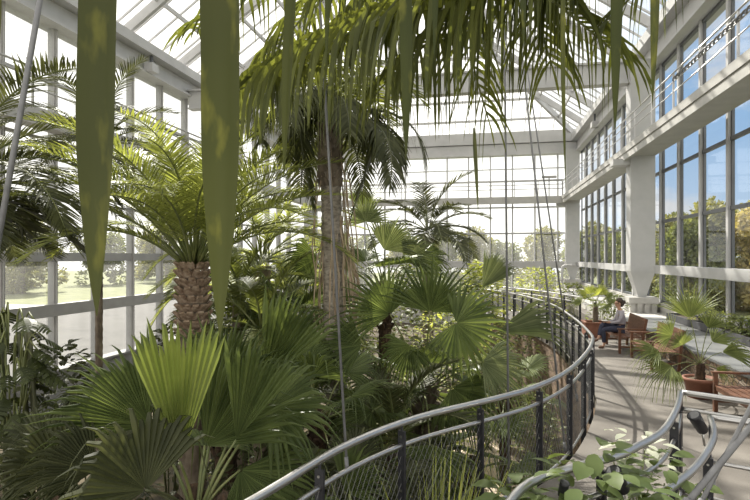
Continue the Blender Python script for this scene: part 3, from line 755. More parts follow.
# ---- stout feather palm with the pineapple trunk, left of centre
def phoenix(name, label, crown, n, Lf, rt, leafm, seed, Lm=.42, boots_on=True, e_lo=5, W=.026, nl=54, rows=5, drop=-45, top=82):
    r = random.Random(seed); base = gnd(crown); o = empty(name, base); tag(o, label, 'palm'); c = crown - base
    trunk(o, (0, 0, -.1), c + V((0, 0, -.1)), rt * .95, rt, M['bark'], 36, .05)
    if boots_on: boots(o, c + V((0, 0, -1.0)), rt, 1.0, 9, 11, M['bootbase'], rt * .62, .75)
    for k in range(n):
        az = k * 2.39996 + r.uniform(-.15, .15); u = k / (n - 1); e0 = top - (top - e_lo) * u ** .8
        e1 = e0 - 50 - 45 * r.random() if e0 > 40 else drop - 25 * r.random()
        s0 = c + V((math.cos(az), math.sin(az), 0)) * rt * (.25 + .5 * u) + V((0, 0, .15 * (1 - u)))
        pinnate(o, arch_path(s0, az, e0, e1, Lf * r.uniform(.85, 1.1) * (.68 if (e_lo < -20 and e0 < 22) else 1), side=r.uniform(-.35, .35)), (leafm, M['stalk']), r, nl, Lm, W, .9, .75, .3, start=.2, rad=(.022, .005))
    return o
phoenix('stout_feather_palm', 'stout palm left of centre with a short pineapple-patterned trunk and yellow-green arching fronds', P(193, 268, 8.2), 46, 2.75, .195, M['leaf_phx'], 11, Lm=.50, e_lo=42, drop=-30, top=87)
phoenix('dark_feather_palm', 'dark green feather palm at the left edge with long arching fronds before the glass', P(-45, 190, 7.6), 34, 2.7, .24, M['leaf_dark'], 17, Lm=.62, e_lo=-25, W=.034, nl=56, top=70)
phoenix('distant_feather_palm', 'feather palm half hidden behind the ringed trunk, fronds arching low to its left', P(262, 262, 13.2), 26, 2.9, .22, M['leaf_phx'], 23, Lm=.46, e_lo=-5, boots_on=False, W=.03)
phoenix('distant_feather_palm', 'dark feather palm standing against the far window to the right of the ringed trunk', P(428, 232, 19), 20, 2.4, .2, M['leaf_dark'], 29, Lm=.62, e_lo=0, boots_on=False, W=.05, nl=34)
phoenix('distant_feather_palm', 'grey-green palm against the left glass high behind the two big hanging leaves', P(99, 150, 13.5), 22, 2.6, .09, M['leaf_dark'], 31, Lm=.55, e_lo=-10, boots_on=False, W=.034, nl=40)
phoenix('low_feather_palm', 'small palm with a dark hairy trunk under the feather fronds left of the ringed trunk', P(262, 335, 8.8), 16, 1.5, .2, M['leaf_bush'], 37, Lm=.3, boots_on=False, e_lo=0)
phoenix('low_feather_palm', 'feathery low palm right of the pineapple-trunked palm', P(240, 300, 10.5), 20, 1.7, .15, M['leaf_bush'], 41, Lm=.34, boots_on=False, e_lo=5)
phoenix('low_feather_palm', 'sunlit low feather palm in front of the far left window grid', P(285, 290, 15), 20, 2.0, .15, M['leaf_lit'], 43, Lm=.4, boots_on=False, e_lo=5)
phoenix('low_feather_palm', 'dark low feather palm near the rail bottom, below the ringed trunk', P(395, 440, 7.4), 16, 1.4, .12, M['leaf_dark'], 47, Lm=.34, boots_on=False, e_lo=0)

# ---- palm overhanging the viewpoint: crown overhead to the right, long fronds with hanging leaflets
def overhead():
    r = random.Random(5); base = V((2.6, .9, SOIL)); o = empty('overhanging_palm', base)
    tag(o, 'palm rising beside the viewpoint whose fronds hang their long leaflets across the top', 'palm')
    crown = V((1.5, 1.2, 6.0)); L = lambda p: p - base
    trunk(o, (0, 0, -.1), L(crown), .18, .15, M['bark_pale'], 40, .04, bend=L(V((2.9, .6, 2))))
    mt = (M['leaf_over'], M['stalk'])
    hang = lambda t: .55 + .6 * math.sin(math.pi * min(1, t * .8 + .1))
    fr = [  # path, leaflets, length, width, gravity
        ([crown, P(640, -190, 2.6), P(480, -30, 3.0), P(396, 10, 3.4), P(310, 52, 3.8), P(236, 92, 4.2)], 92, .86, .042, 8, hang),
        ([crown, P(640, -160, 2.9), P(540, -45, 3.2), P(440, -5, 3.6), P(350, 25, 4.0), P(262, 70, 4.5)], 92, .84, .040, 8, hang),
        ([crown, P(640, -170, 2.7), P(530, -50, 3.0), P(470, 5, 3.3), P(430, 40, 3.6), P(385, 84, 3.9)], 76, .74, .036, 8, hang),
        ([crown, P(660, -190, 2.8), P(570, -70, 3.0), P(530, -25, 3.1), P(560, 5, 3.2), P(615, 52, 3.3)], 76, .66, .030, 5.5, hang),
        ([crown, P(600, -160, 3.0), P(520, -60, 3.4), P(480, -10, 3.7), P(468, 40, 3.9), P(488, 118, 4.0)], 54, .60, .028, 4.0, hang),
        ([crown, P(690, -180, 2.6), P(680, -80, 2.8), P(660, -40, 2.9), P(640, -12, 3.0), P(610, 20, 3.1)], 60, .5, .028, 6, hang),
        ([crown, P(640, -170, 2.9), P(590, -80, 3.1), P(556, -40, 3.3), P(535, 0, 3.5), P(552, 66, 3.7)], 60, .60, .028, 4.5, hang),
        ([crown, P(560, -200, 3.2), P(430, -110, 3.6), P(310, -50, 4.1), P(240, -5, 4.5), P(195, 30, 4.9)], 64, .6, .036, 5, hang),
        ([crown, P(560, -200, 3.3), P(440, -90, 3.9), P(360, -30, 4.6), P(300, 20, 5.2), P(250, 90, 5.8)], 76, .9, .042, 6, hang),
        ([crown, P(560, -200, 3.3), P(470, -90, 3.9), P(400, -20, 4.6), P(350, 20, 5.2), P(310, 70, 5.6)], 76, .9, .042, 6, hang),
    ]
    for pth, n, Lm, W, g, pr in fr:
        pinnate(o, [L(p) for p in pth], mt, r, n, Lm, W, g, .42, -.05, start=.16, rad=(.03, .006), profile=pr, nseg=5)
    # the frond nearest the viewpoint: a few broad leaflets hanging straight down
    path = [crown, V((.9, .9, 4.6)), P(640, -120, 1.0), P(420, -75, .92), P(220, -60, .76), P(80, -50, .66), P(-30, -20, .6)]
    sb = MB(); sp = resample([L(p) for p in path], 30); sb.tube(sp, [.024 - .02 * i / 29 for i in range(30)], 6)
    mb = MB()
    def hung(x0, x1, ytop, ytip, d, w, xm=None):
        a, c = P(x0, ytop, d), P(x1, ytip, d + .02); m = 16
        w2 = w / F * d; b = len(mb.v)
        for k in range(m + 1):
            u = k / m; p = a.lerp(c, u); p += RIGHT * math.sin(u * 3.1) * ((xm or 0) / F * d)
            ww = w2 * .5 * (1.0 if u < .4 else max(.02, (1 - ((u - .4) / .6) ** 1.9) ** .9)) * (1 + .018 * math.sin(u * 11 + x0))
            ww *= .72 + .28 * min(1, u / .12)
            for q, zz in ((-1, .42), (-.5, .16), (0, 0), (.5, .16), (1, .42)): mb.v.append(tuple(L(p + RIGHT * ww * q - FWD * ww * zz)))
        for k in range(m):
            for j in range(4): mb.f.append((b + k * 5 + j, b + k * 5 + j + 1, b + k * 5 + j + 6, b + k * 5 + j + 5))
    for a in ((103, 97, -55, 316, .66, 39, -1), (221, 220, -62, 338, .76, 39, 2), (296, 284, -72, 180, .86, 11, -2), (404, 406, -76, 162, .92, 13, 1),
              (-8, -12, -35, 120, .61, 30), (620, 615, -118, 134, 1.0, 13, -2), (654, 652, -122, 108, 1.02, 10, 1), (437, 434, -80, 60, .93, 7), (565, 566, -100, 190, 1.0, 5, -3), (330, 326, -74, 70, .88, 6), (520, 524, -95, 46, .97, 8)):
        hung(*a)
    f = mb.build('frond', M['leaf_near'], o, True); sb.build('stalk', M['stalk'], f, True)
    mb2 = MB(); strip(mb2, L(P(474, 128, 3.9)), V((.05, 0, -1)), .62, .03, .1, 6, FWD, (.5, .9, 1, .9, .7, .4)); f2 = mb2.build('frond', M['leaf_dark'], o)
    f2['label'] = 'single long leaflet hanging alone before the far windows'
overhead()

# ---- fan palms: trunk, auto fronds and the leaves the photo shows one by one
CAMV = V((0, 0, H))
def img_dir(deg, toward=0.0):
    a = R(deg); return (RIGHT * math.cos(a) + UP * math.sin(a) - FWD * toward).normalized()
def fan_palm(label, crown, rt, seed, leaves, n_auto, Ra, La, mats, auto_mats=None, name='fan_palm', bt=True, e_lo=-20, e_hi=75, base=None, barkm='bark_dark'):
    r = random.Random(seed); b0 = base or gnd(crown); o = empty(name, b0); tag(o, label, 'palm'); c = crown - b0
    h = c.z
    if h > .3:
        trunk(o, (0, 0, -.08), c + V((0, 0, -.05)), rt * 1.1, rt, M[barkm], max(6, int(h * 9)), .05)
        if bt: boots(o, c + V((0, 0, -min(.8, h * .6))), rt * .9, min(.85, h * .65), 6, 7, M[barkm], rt * .9, .5)
    am = auto_mats or mats
    for k in range(n_auto):
        az = k * 2.39996 + seed; u = (k + .5) / n_auto; e = e_hi - (e_hi - e_lo) * u
        d = V((math.cos(az) * math.cos(R(e)), math.sin(az) * math.cos(R(e)), math.sin(R(e)))); l = La * r.uniform(.8, 1.15)
        hub = c + d * l + V((0, 0, -.08 * l)); ax = (d + V((0, 0, -.35))).normalized()
        nn = UP * .9 + V((-math.cos(az), -math.sin(az), 0)) * (.25 + .5 * max(0, d.z)) + V((r.uniform(-.3, .3), r.uniform(-.3, .3), 0))
        fan_frond(o, c + V((math.cos(az), math.sin(az), 0)) * rt * .5, hub, ax, nn, Ra * r.uniform(.85, 1.12), am, r, span=r.uniform(88, 112), droop=r.uniform(.15, .4), rad=(.012 + Ra * .008, .007 + Ra * .003))
    for lf in leaves:
        x, y, d, deg, tw, tilt, px, span, droop = lf[:9]; mm = lf[9] if len(lf) > 9 else mats
        hub = P(x, y, d) - b0; ax = img_dir(deg, tw)
        view = (P(x, y, d) - CAMV).normalized(); nn = -view * math.cos(R(tilt)) + UP * math.sin(R(tilt))
        fan_frond(o, c, hub, ax, nn, px / F * d, mm, r, span=span, droop=droop, n=(15 if span < 26 else 27) if px > 80 else 26, pleat=.034, rad=(.016, .009), split=lf[10] if len(lf) > 10 else .55, cup=lf[11] if len(lf) > 11 else .12)
    return o
FG = (M['leaf_fan'], M['stalk']); FB = (M['leaf_fan_lit'], M['stalk']); FGREY = (M['leaf_fan_grey'], M['stalk']); FD = (M['leaf_dark'], M['stalk_dark'])
fan_palm('large fan palm filling the bottom left with one bright upright pleated leaf', P(196, 520, 4.3), .16, 2,
    [(180, 462, 4.0, 90, .05, 10, 152, 19, .03, FB, .80, .25),
     (150, 425, 4.3, 142, .1, 15, 118, 50, .18, FG, .6),
     (205, 446, 4.6, 52, -.1, 20, 120, 48, .12, FG, .66),
     (146, 490, 3.7, 112, .25, 30, 112, 82, .38, FD, .6),
     (96, 470, 3.9, 155, .2, 25, 95, 60, .6, FD, .5),
     (222, 395, 5.2, 75, 0, 15, 92, 50, .1, FG, .6),
     (236, 440, 4.4, 72, .0, 20, 110, 24, .06, FG, .75),
     (270, 408, 5.0, 8, .15, 25, 78, 84, .22, FG, .6),
     (262, 385, 5.4, 62, .0, 10, 112, 24, .05, (M['leaf_fan'], M['stalk']), .7, .3),
     (240, 470, 4.6, -40, .2, 30, 95, 70, .3, FG, .6)], 4, .75, .8, FG, e_lo=-10, e_hi=30)
fan_palm('fan palm in the middle of the bed with a reddish fibrous base above the rail', P(424, 392, 8.3), .17, 5,
    [(430, 312, 7.9, 84, .05, 10, 70, 84, .08, FG, .42),
     (390, 314, 8.0, 128, .1, 15, 64, 88, .2, FG, .5),
     (456, 323, 7.7, -20, .1, 5, 62, 128, .16, FG, .5),
     (379, 380, 7.6, -100, .25, 20, 46, 86, .15, FGREY, .6),
     (362, 345, 7.8, 175, .1, 30, 52, 70, .3, FG, .6),
     (482, 288, 8.3, 52, 0, 40, 44, 34, .05, FGREY, .75),
     (497, 332, 7.9, 12, .05, 45, 78, 30, .25, FGREY, .55),
     (482, 362, 7.4, -20, .2, 35, 62, 72, .35, FGREY, .5),
     (410, 345, 7.8, -120, .1, 15, 40, 90, .3, FG, .6),
     (452, 388, 7.6, -50, .2, 35, 60, 80, .3, FG, .6),
     (372, 412, 7.2, -150, .2, 40, 62, 80, .3, FG, .6),
     (430, 445, 6.6, -95, .35, 35, 62, 80, .3, FG, .6),
     (345, 366, 8.2, 150, .1, 30, 60, 75, .25, FG, .6)], 14, .58, .7, FG, e_lo=-40, e_hi=60, barkm='bark')
fan_palm('taller fan palm behind the ringed trunk against the far windows', P(385, 290, 11.2), .13, 9,
    [(366, 222, 11, 95, .05, 5, 34, 100, .12, FGREY, .5), (346, 250, 10.8, 190, .15, 10, 34, 110, .25, FG, .62), (384, 250, 11, 55, 0, 30, 46, 66, .3, FGREY, .55),
     (404, 260, 10.8, 35, .05, 35, 48, 66, .45, FGREY, .5), (318, 258, 10.9, 195, .1, 20, 44, 70, .3, FG, .6), (360, 205, 11.4, 80, 0, 0, 28, 70, .05, FB, .5), (418, 258, 11, -20, .1, 40, 40, 70, .35, FG, .6)], 6, .75, .85, FG, e_hi=60)
fan_palm('dark fan palm behind the bright upright leaf, left of the hairy trunk', P(226, 392, 7.0), .14, 13, [], 12, .6, .6, FG, e_lo=-10, e_hi=45)
fan_palm('fan palm low beneath the ringed trunk', P(318, 420, 7.2), .12, 15, [(300, 430, 6.6, -120, .2, 25, 62, 80, .3, FD)], 11, .7, .75, FG, e_lo=-15)
fan_palm('fan palm below the curved railing with a pleated leaf spread toward the rail', P(470, 470, 8.0), .12, 19, [], 12, .75, .8, FG, e_lo=-20, e_hi=60)
fan_palm('low fan palm in the bottom left corner under the monstera', P(40, 520, 4.6), .12, 21, [(60, 470, 4.2, 120, .2, 30, 80, 80, .5, FD)], 8, .6, .7, FD)
fan_palm('fan palm at the foot of the left window behind the large pleated leaves', P(120, 412, 8.2), .13, 25, [], 14, .6, .6, FG, e_lo=-5, e_hi=50)
fan_palm('fan palm left of the curved rail end, fronds drooping over the path', P(505, 400, 11.5), .12, 27, [], 12, .7, .8, FGREY, e_lo=-25)
fan_palm('young fan palm close under the middle of the curved railing', P(350, 520, 5.6), .1, 33, [(345, 492, 5.2, 60, .2, 40, 70, 60, .3, FG)], 7, .6, .6, FD, e_lo=0)
fan_palm('fan palm between the pineapple-trunked palm and the ringed trunk', P(292, 345, 9.6), .13, 35, [], 13, .8, .9, FG, e_lo=0)

# ---- monstera at the left
def monstera(label, c, n, seed, sx, sz, Ls):
    r = random.Random(seed); o = empty('monstera', c); tag(o, label, 'plant')
    st = MB()
    for k in range(6):
        a = r.uniform(0, 6.28); st.tube(resample([V((.1 * math.cos(a), .1 * math.sin(a), 0)), V((.25 * math.cos(a), .25 * math.sin(a), sz * .5)), V((.15 * math.cos(a + .5), .15 * math.sin(a + .5), sz * .95))], 8), .022, 6)
    st.build('stem', M['stalk_dark'], o, True)
    for k in range(n):
        a = r.uniform(0, 6.28); z = sz * (.42 + .58 * ((k + .5) / n)); q = sx * r.uniform(.45, 1) * (1 - .35 * (z / sz) ** 3)
        d = V((math.cos(a), math.sin(a), 0)); hub = d * q + V((0, 0, z)); ax = (d + V((r.uniform(-.4, .4), r.uniform(-.4, .4), -.55))).normalized()
        nn = (UP * .8 + d * .6 + V((r.uniform(-.3, .3), r.uniform(-.3, .3), 0))).normalized(); nn = (nn - ax * nn.dot(ax)).normalized(); lat = nn.cross(ax)
        L = Ls * r.uniform(.75, 1.2); mb = MB(); m = 7
        for sg in (-1, 1):                                  # half leaf cut into finger lobes along the midrib
            for j in range(m):
                u0 = j / m; u1 = (j + .82) / m; uc = (u0 + u1) / 2
                w = L * .52 * math.sin(math.pi * (.16 + .80 * uc)) ** .7; sw = .16 * L
                b = len(mb.v)
                for f_ in (0, .4, .8, 1.0):
                    for uu in (u0 if f_ > .3 else j / m, u1 if f_ > .3 else (j + 1) / m):
                        uu2 = uc + (uu - uc) * (1 if f_ < .9 else .45)
                        p = hub + ax * (uu2 * L + sw * f_ * (1.1 - uc) - .1 * L) + lat * sg * w * f_ - nn * (.16 * L * f_ * f_) - UP * (.18 * L * uu2 * uu2)
                        mb.v.append(tuple(p))
                for f_ in range(3): mb.f.append((b + 2 * f_, b + 2 * f_ + 1, b + 2 * f_ + 3, b + 2 * f_ + 2))
        lf = mb.build('leaf', M['leaf_mono'], o)
        s2 = MB(); s2.tube(resample([V((.1 * d.x, .1 * d.y, max(0, z - .35))), hub * .6 + V((0, 0, z * .42)), hub], 6), .009, 5); s2.build('stalk', M['stalk'], lf, True)
p = P(12, 312, 5.4); g_ = gnd(p); monstera('dark monstera with slit leaves at the left edge below the window transom', g_, 96, 4, .54, p.z - g_.z, .235)

# ---- undergrowth: every shrub its own thing
BUSH = [  # px, py(top), depth, sx, height, leaf, n, material, label
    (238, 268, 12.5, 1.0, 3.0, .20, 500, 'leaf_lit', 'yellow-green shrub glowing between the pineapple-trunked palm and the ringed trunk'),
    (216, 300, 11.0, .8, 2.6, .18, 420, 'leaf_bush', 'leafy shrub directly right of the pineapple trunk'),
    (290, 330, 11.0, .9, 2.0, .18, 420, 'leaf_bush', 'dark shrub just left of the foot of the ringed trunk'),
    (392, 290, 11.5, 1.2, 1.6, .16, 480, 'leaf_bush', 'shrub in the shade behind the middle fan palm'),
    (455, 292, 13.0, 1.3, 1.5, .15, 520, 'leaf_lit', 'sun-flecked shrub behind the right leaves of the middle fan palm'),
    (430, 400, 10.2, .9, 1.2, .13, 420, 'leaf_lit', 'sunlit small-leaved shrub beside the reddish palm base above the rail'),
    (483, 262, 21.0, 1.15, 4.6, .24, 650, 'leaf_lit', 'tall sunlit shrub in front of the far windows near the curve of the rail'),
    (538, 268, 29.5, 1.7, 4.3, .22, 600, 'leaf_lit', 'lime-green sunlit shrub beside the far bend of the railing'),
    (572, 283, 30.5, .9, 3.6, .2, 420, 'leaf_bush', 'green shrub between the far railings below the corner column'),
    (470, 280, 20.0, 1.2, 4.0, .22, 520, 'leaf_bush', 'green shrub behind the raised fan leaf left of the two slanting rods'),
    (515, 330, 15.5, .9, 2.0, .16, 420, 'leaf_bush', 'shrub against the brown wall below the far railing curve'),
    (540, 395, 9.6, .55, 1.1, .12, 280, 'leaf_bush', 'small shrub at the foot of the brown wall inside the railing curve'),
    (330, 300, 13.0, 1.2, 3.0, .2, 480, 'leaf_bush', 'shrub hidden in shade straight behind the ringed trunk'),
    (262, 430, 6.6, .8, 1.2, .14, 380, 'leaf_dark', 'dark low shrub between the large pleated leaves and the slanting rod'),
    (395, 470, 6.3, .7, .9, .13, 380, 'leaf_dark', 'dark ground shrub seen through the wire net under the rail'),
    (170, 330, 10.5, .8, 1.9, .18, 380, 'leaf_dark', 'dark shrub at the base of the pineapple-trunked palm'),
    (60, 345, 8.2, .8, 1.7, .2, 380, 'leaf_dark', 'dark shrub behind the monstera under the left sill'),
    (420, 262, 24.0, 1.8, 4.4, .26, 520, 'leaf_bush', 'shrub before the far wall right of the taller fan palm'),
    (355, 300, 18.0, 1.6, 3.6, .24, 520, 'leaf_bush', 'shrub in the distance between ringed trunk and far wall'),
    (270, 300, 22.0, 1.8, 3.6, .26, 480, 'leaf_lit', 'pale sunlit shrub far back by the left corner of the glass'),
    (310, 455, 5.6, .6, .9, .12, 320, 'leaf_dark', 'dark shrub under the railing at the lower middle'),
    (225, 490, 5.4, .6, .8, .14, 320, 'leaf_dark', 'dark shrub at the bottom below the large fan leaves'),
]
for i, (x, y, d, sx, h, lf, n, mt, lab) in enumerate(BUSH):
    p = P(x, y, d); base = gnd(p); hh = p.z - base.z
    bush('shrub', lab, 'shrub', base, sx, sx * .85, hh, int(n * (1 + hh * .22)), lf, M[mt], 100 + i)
# grassy clump and variegated blades by the rail at the bottom
def clump(label, c, n, L, mt, seed, g=.8, W=.022, name='grass_clump'):
    r = random.Random(seed); o = empty(name, c); tag(o, label, 'plant'); mb = MB()
    for k in range(n):
        a = r.uniform(0, 6.28); e = r.uniform(.95, 1.45); d = V((math.cos(a) * math.cos(e), math.sin(a) * math.cos(e), math.sin(e)))
        strip(mb, V((r.uniform(-.06, .06), r.uniform(-.06, .06), 0)), d, L * r.uniform(.6, 1.15), W, g / L * .6, 5, V((-d.y, d.x, .3)).cross(d), (.7, 1, 1, .8, .5))
    mb.build('blades', mt, o); b = MB(); b.lathe([(.001, .09), (.07, .06), (.09, -.04)], 10); b.build('root_crown', M['soil'], o, True)
    return o
p = P(436, 520, 5.45); p = gnd(p); clump('sunlit bright grass clump behind the wire net at the bottom', p, 90, 2.1, M['leaf_lit'], 3, .5, .03)
p = P(372, 520, 4.95); p = gnd(p); clump('pale arching striped blades behind the wire net at the lower middle', p, 60, 2.0, M['leaf_fan_grey'], 8, 1.2, .045, 'strap_leaf_plant')
# broad-leaved plant in the planter between the two near railings
def broad_plant(label, c, n, sx, sy, sz, L, mt, seed, cream=0):
    r = random.Random(seed); o = empty('broad_leaf_plant', c); tag(o, label, 'plant'); st = MB()
    for k in range(7):
        a = r.uniform(0, 6.28); st.tube(resample([V((0, 0, 0)), V((math.cos(a) * sx * .4, math.sin(a) * sy * .4, sz * .5)), V((math.cos(a) * sx * .6, math.sin(a) * sy * .6, sz * .74))], 7), .006, 5)
    st.build('stem', M['stalk'], o, True)
    for k in range(n):
        a = r.uniform(0, 6.28); q = r.random() ** .5; z = sz * (.70 + .30 * r.random()) * (1 - .15 * q * q)
        d = V((math.cos(a), math.sin(a), r.uniform(-.25, .35))); mb = MB(); l = L * r.uniform(.7, 1.25)
        ellip_leaf(mb, V((math.cos(a) * sx * q, math.sin(a) * sy * q, z)), d, UP + V((r.uniform(-.35, .35), r.uniform(-.35, .35), 0)), l, l * .56, .8, 4)
        m_ = M['leaf_broad_lit'] if k < cream else mt
        lf = mb.build('leaf', m_, o, True)
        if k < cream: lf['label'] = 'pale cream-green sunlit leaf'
    return o
p = P(598, 470, 3.62); broad_plant('broad-leaved plant with a few sunlit leaves growing through the near railing at bottom right', V((p.x, p.y, -.12)), 100, .46, .40, 1.42, .19, M['leaf_broad'], 5, 0)
p = P(548, 480, 3.5); broad_plant('broad-leaved plant climbing the near railing beside the small low spotlight', V((p.x, p.y, -.28)), 70, .30, .26, 1.36, .17, M['leaf_broad'], 19)
p = P(655, 470, 4.1); broad_plant('smaller broad-leaved plant beside the inner railing spotlight', V((p.x, p.y, -.12)), 60, .28, .3, 1.25, .15, M['leaf_broad'], 9)
p = P(634, 434, 4.9); broad_plant('pale cream-green leaves catching sun beyond the near handrail', V((p.x, p.y, -.1)), 44, .32, .22, 1.2, .15, M['leaf_broad_lit'], 12)
p = P(520, 520, 3.6); broad_plant('broad-leaved plant at the bottom edge left of the near railing end', V((p.x, p.y, -.28)), 50, .25, .25, 1.4, .17, M['leaf_broad'], 15)
mb = MB()
pl_r = [V((x + .55, y - .05, 0)) for x, y in IN_PATH]; pl_l = [V((x, y, 0)) for x, y in ((.3, 3.2), (.62, 3.8), (1.0, 4.2), (1.35, 4.6), (1.7, 5.2), (1.95, 5.7), (2.1, 6.1))]
slab(pl_l, [V((x, y, 0)) for x, y in IN_PATH], 'planting_strip', M['soil'], -.5, -.12)

# ================================================================== TERRACE FURNITURE
def bench(label, x, y0, y1):
    """slatted garden bench with its back to the ledge, facing -X"""
    o = empty('garden_bench', (x, (y0 + y1) / 2, 0)); tag(o, label, 'bench', 'red-brown benches along the ledge'); w = (y1 - y0); hw = w / 2
    b = MB()
    for k in range(5): b.span(-.30 + k * .118, -.30 + k * .118 + .10, -hw + .04, hw - .04, .42, .445)
    b.span(-.29, -.26, -hw + .05, hw - .05, .36, .42); b.build('seat', M['wood'], o)
    b = MB(); n = int(w / .075); Mx = Matrix.Rotation(R(10), 3, 'Y')
    b.box((.36, 0, .90), (.035, w - .06, .08), M=Mx); b.box((.285, 0, .50), (.03, w - .06, .06), M=Mx)
    for k in range(n): b.box((.322, -hw + .08 + (w - .16) * k / (n - 1), .70), (.016, .058, .36), M=Mx)
    b.build('backrest', M['wood'], o)
    for s in (-1, 1):
        b = MB(); b.box((-.02, s * (hw - .03), .655), (.64, .075, .03)); b.build('armrest', M['wood'], o)
        b = MB(); b.span(-.31, -.25, s * (hw - .03) - .03, s * (hw - .03) + .03, 0, .64); b.build('leg', M['wood'], o)
        b = MB(); b.bar((.27, s * (hw - .03), 0), (.30, s * (hw - .03), .45), .06, .06); b.bar((.30, s * (hw - .03), .45), (.385, s * (hw - .03), .93), .06, .06); b.build('leg', M['wood'], o)
        b = MB(); b.span(-.25, .27, s * (hw - .03) - .02, s * (hw - .03) + .02, .16, .2); b.build('stretcher', M['wood'], o)
    return o
bench('red-brown wooden bench the woman sits on', 3.82, 15.35, 16.95)
bench('empty red-brown wooden bench in front of the seated woman, behind the potted fan palm', 3.98, 13.1, 14.85)
bench('red-brown wooden bench cut off by the right edge, nearest the corner railing', 4.05, 8.3, 9.95)
def pot_round(o, r0, r1, h):
    b = MB(); b.lathe([(.001, .0), (r0, 0), (r1 * .96, h * .82), (r1 * 1.06, h * .82), (r1 * 1.08, h), (r1 * .95, h), (r1 * .93, h * .86), (.001, h * .86)], 26)
    b.build('pot', M['terracotta'], o, True)
    b = MB(); b.lathe([(r1 * .92, h * .88), (.001, h * .90)], 20); b.build('potting_soil', M['soil'], o)
p = PG(700, 397); o = empty('potted_fan_palm', (p.x, p.y, 0)); tag(o, 'fan palm in a round terracotta pot on the terrace beside the stone ledge', 'potted palm')
pot_round(o, .21, .27, .36)
r = random.Random(6); trunk(o, (0, 0, .3), (.0, 0, .62), .09, .08, M['bark_dark'], 6, .08)
d0 = 9.9
for (x, y, deg, tw, tilt, px, span, dr) in ((690, 318, 95, 0, 15, 46, 62, .1), (672, 336, 150, .1, 20, 32, 75, .25), (660, 352, 180, .15, 45, 38, 60, .35), (672, 366, 205, .2, 35, 38, 70, .4), (680, 372, 215, .3, 30, 22, 50, .5),
        (712, 342, 25, 0, 50, 34, 60, .3), (722, 352, -5, .1, 45, 46, 45, .35), (708, 328, 60, 0, 25, 30, 60, .1), (716, 368, -30, .2, 30, 22, 50, .4), (683, 345, 120, .2, 30, 26, 80, .2)):
    hub = P(x, y, d0 - tw) - V((p.x, p.y, 0)); view = (P(x, y, d0) - CAMV).normalized()
    fan_frond(o, V((0, 0, .6)), hub, img_dir(deg, tw), -view * math.cos(R(tilt)) + UP * math.sin(R(tilt)), px / F * d0, (M['leaf_pot'], M['stalk']), r, span=span, droop=dr, n=26, split=.4, rad=(.009, .006))
p = V((3.55, 18.6, 0)); o = empty('potted_fan_palm', p); tag(o, 'bright fan palm in a square terracotta planter just left of the woman', 'potted palm')
b = MB()
for x0, x1, y0, y1 in ((-.36, -.31, -.36, .36), (.31, .36, -.36, .36), (-.31, .31, -.36, -.31), (-.31, .31, .31, .36)): b.span(x0, x1, y0, y1, 0, .44)
b.span(-.31, .31, -.31, .31, .02, .06); b.span(-.39, -.30, -.39, .39, .44, .48); b.span(.30, .39, -.39, .39, .44, .48); b.span(-.3, .3, -.39, -.30, .44, .48); b.span(-.3, .3, .30, .39, .44, .48)
b.build('planter', M['terracotta'], o); b = MB(); b.span(-.31, .31, -.31, .31, .06, .40); b.build('potting_soil', M['soil'], o)
trunk(o, (0, 0, .38), (0, 0, .95), .09, .08, M['bark'], 8, .06)
for k in range(12):
    az = k * 2.4; e = R(75 - 6.5 * k); d = V((math.cos(az) * math.cos(e), math.sin(az) * math.cos(e), math.sin(e))); hub = V((0, 0, .95)) + d * .45
    fan_frond(o, V((0, 0, .92)), hub, d + V((0, 0, -.2)), UP * .8 - V((d.x, d.y, 0)) * .6 + V((-.2, -.5, 0)), .48, (M['leaf_lit'] if k < 5 else M['leaf_pot'], M['stalk']), r, span=80, droop=.3, n=24, split=.5, rad=(.009, .006))
bush('potted_shrub', 'small leafy shrub growing beside the square terracotta planter', 'shrub', V((4.0, 20.2, 0)), .42, .4, .95, 300, .13, M['leaf_pot'], 301)
bush('potted_shrub', 'leafy shrub between the woman and the pedestal of the big column', 'shrub', V((4.75, 21.6, .35)), .5, .45, .8, 260, .15, M['leaf_bush'], 302)
# plants in the trough under the right-hand windows
for i in range(6):
    y0 = 6.1 + i * 2.2; o = empty('planter_trough', (6.2, y0 + 1.08, .0)); tag(o, 'dark planter trough under the right-hand window, %s' % ['outside the right edge', 'behind the nearest bench', 'behind the potted palm, right part', 'behind the potted palm, left part', 'behind the empty bench', 'beside the big column pedestal'][i], 'planter', 'troughs under the right-hand windows')
    b = MB(); b.span(-.34, -.28, -1.07, 1.07, .0, .74); b.span(.28, .34, -1.07, 1.07, .0, .74); b.span(-.28, .28, -1.07, -1.02, 0, .74); b.span(-.28, .28, 1.02, 1.07, 0, .74); b.build('trough', M['trough'], o)
    b = MB(); b.span(-.28, .28, -1.02, 1.02, .05, .68); b.build('potting_soil', M['soil'], o)
WP = ['bushy green plant under the window nearest the right edge', 'bushy green plant above the nearest bench, second from the right edge', 'bushy green plant right of the potted fan palm leaves', 'bushy green plant directly behind the potted fan palm', 'dark bushy plant behind the left leaves of the potted fan palm', 'low yellowish plant above the empty bench', 'yellow-leaved plant beside the column pedestal']
for i, lab in enumerate(WP):
    y = 9.4 + i * 1.32
    bush('window_plant', lab, 'plant', V((6.2, y, .68)), .33, .62, .62 if i < 4 else .42, 240, .2 if i < 5 else .12, M['leaf_broad'] if i < 4 else (M['leaf_bush'] if i == 4 else M['leaf_lit']), 320 + i, 'plants in the window troughs', 5, .3)
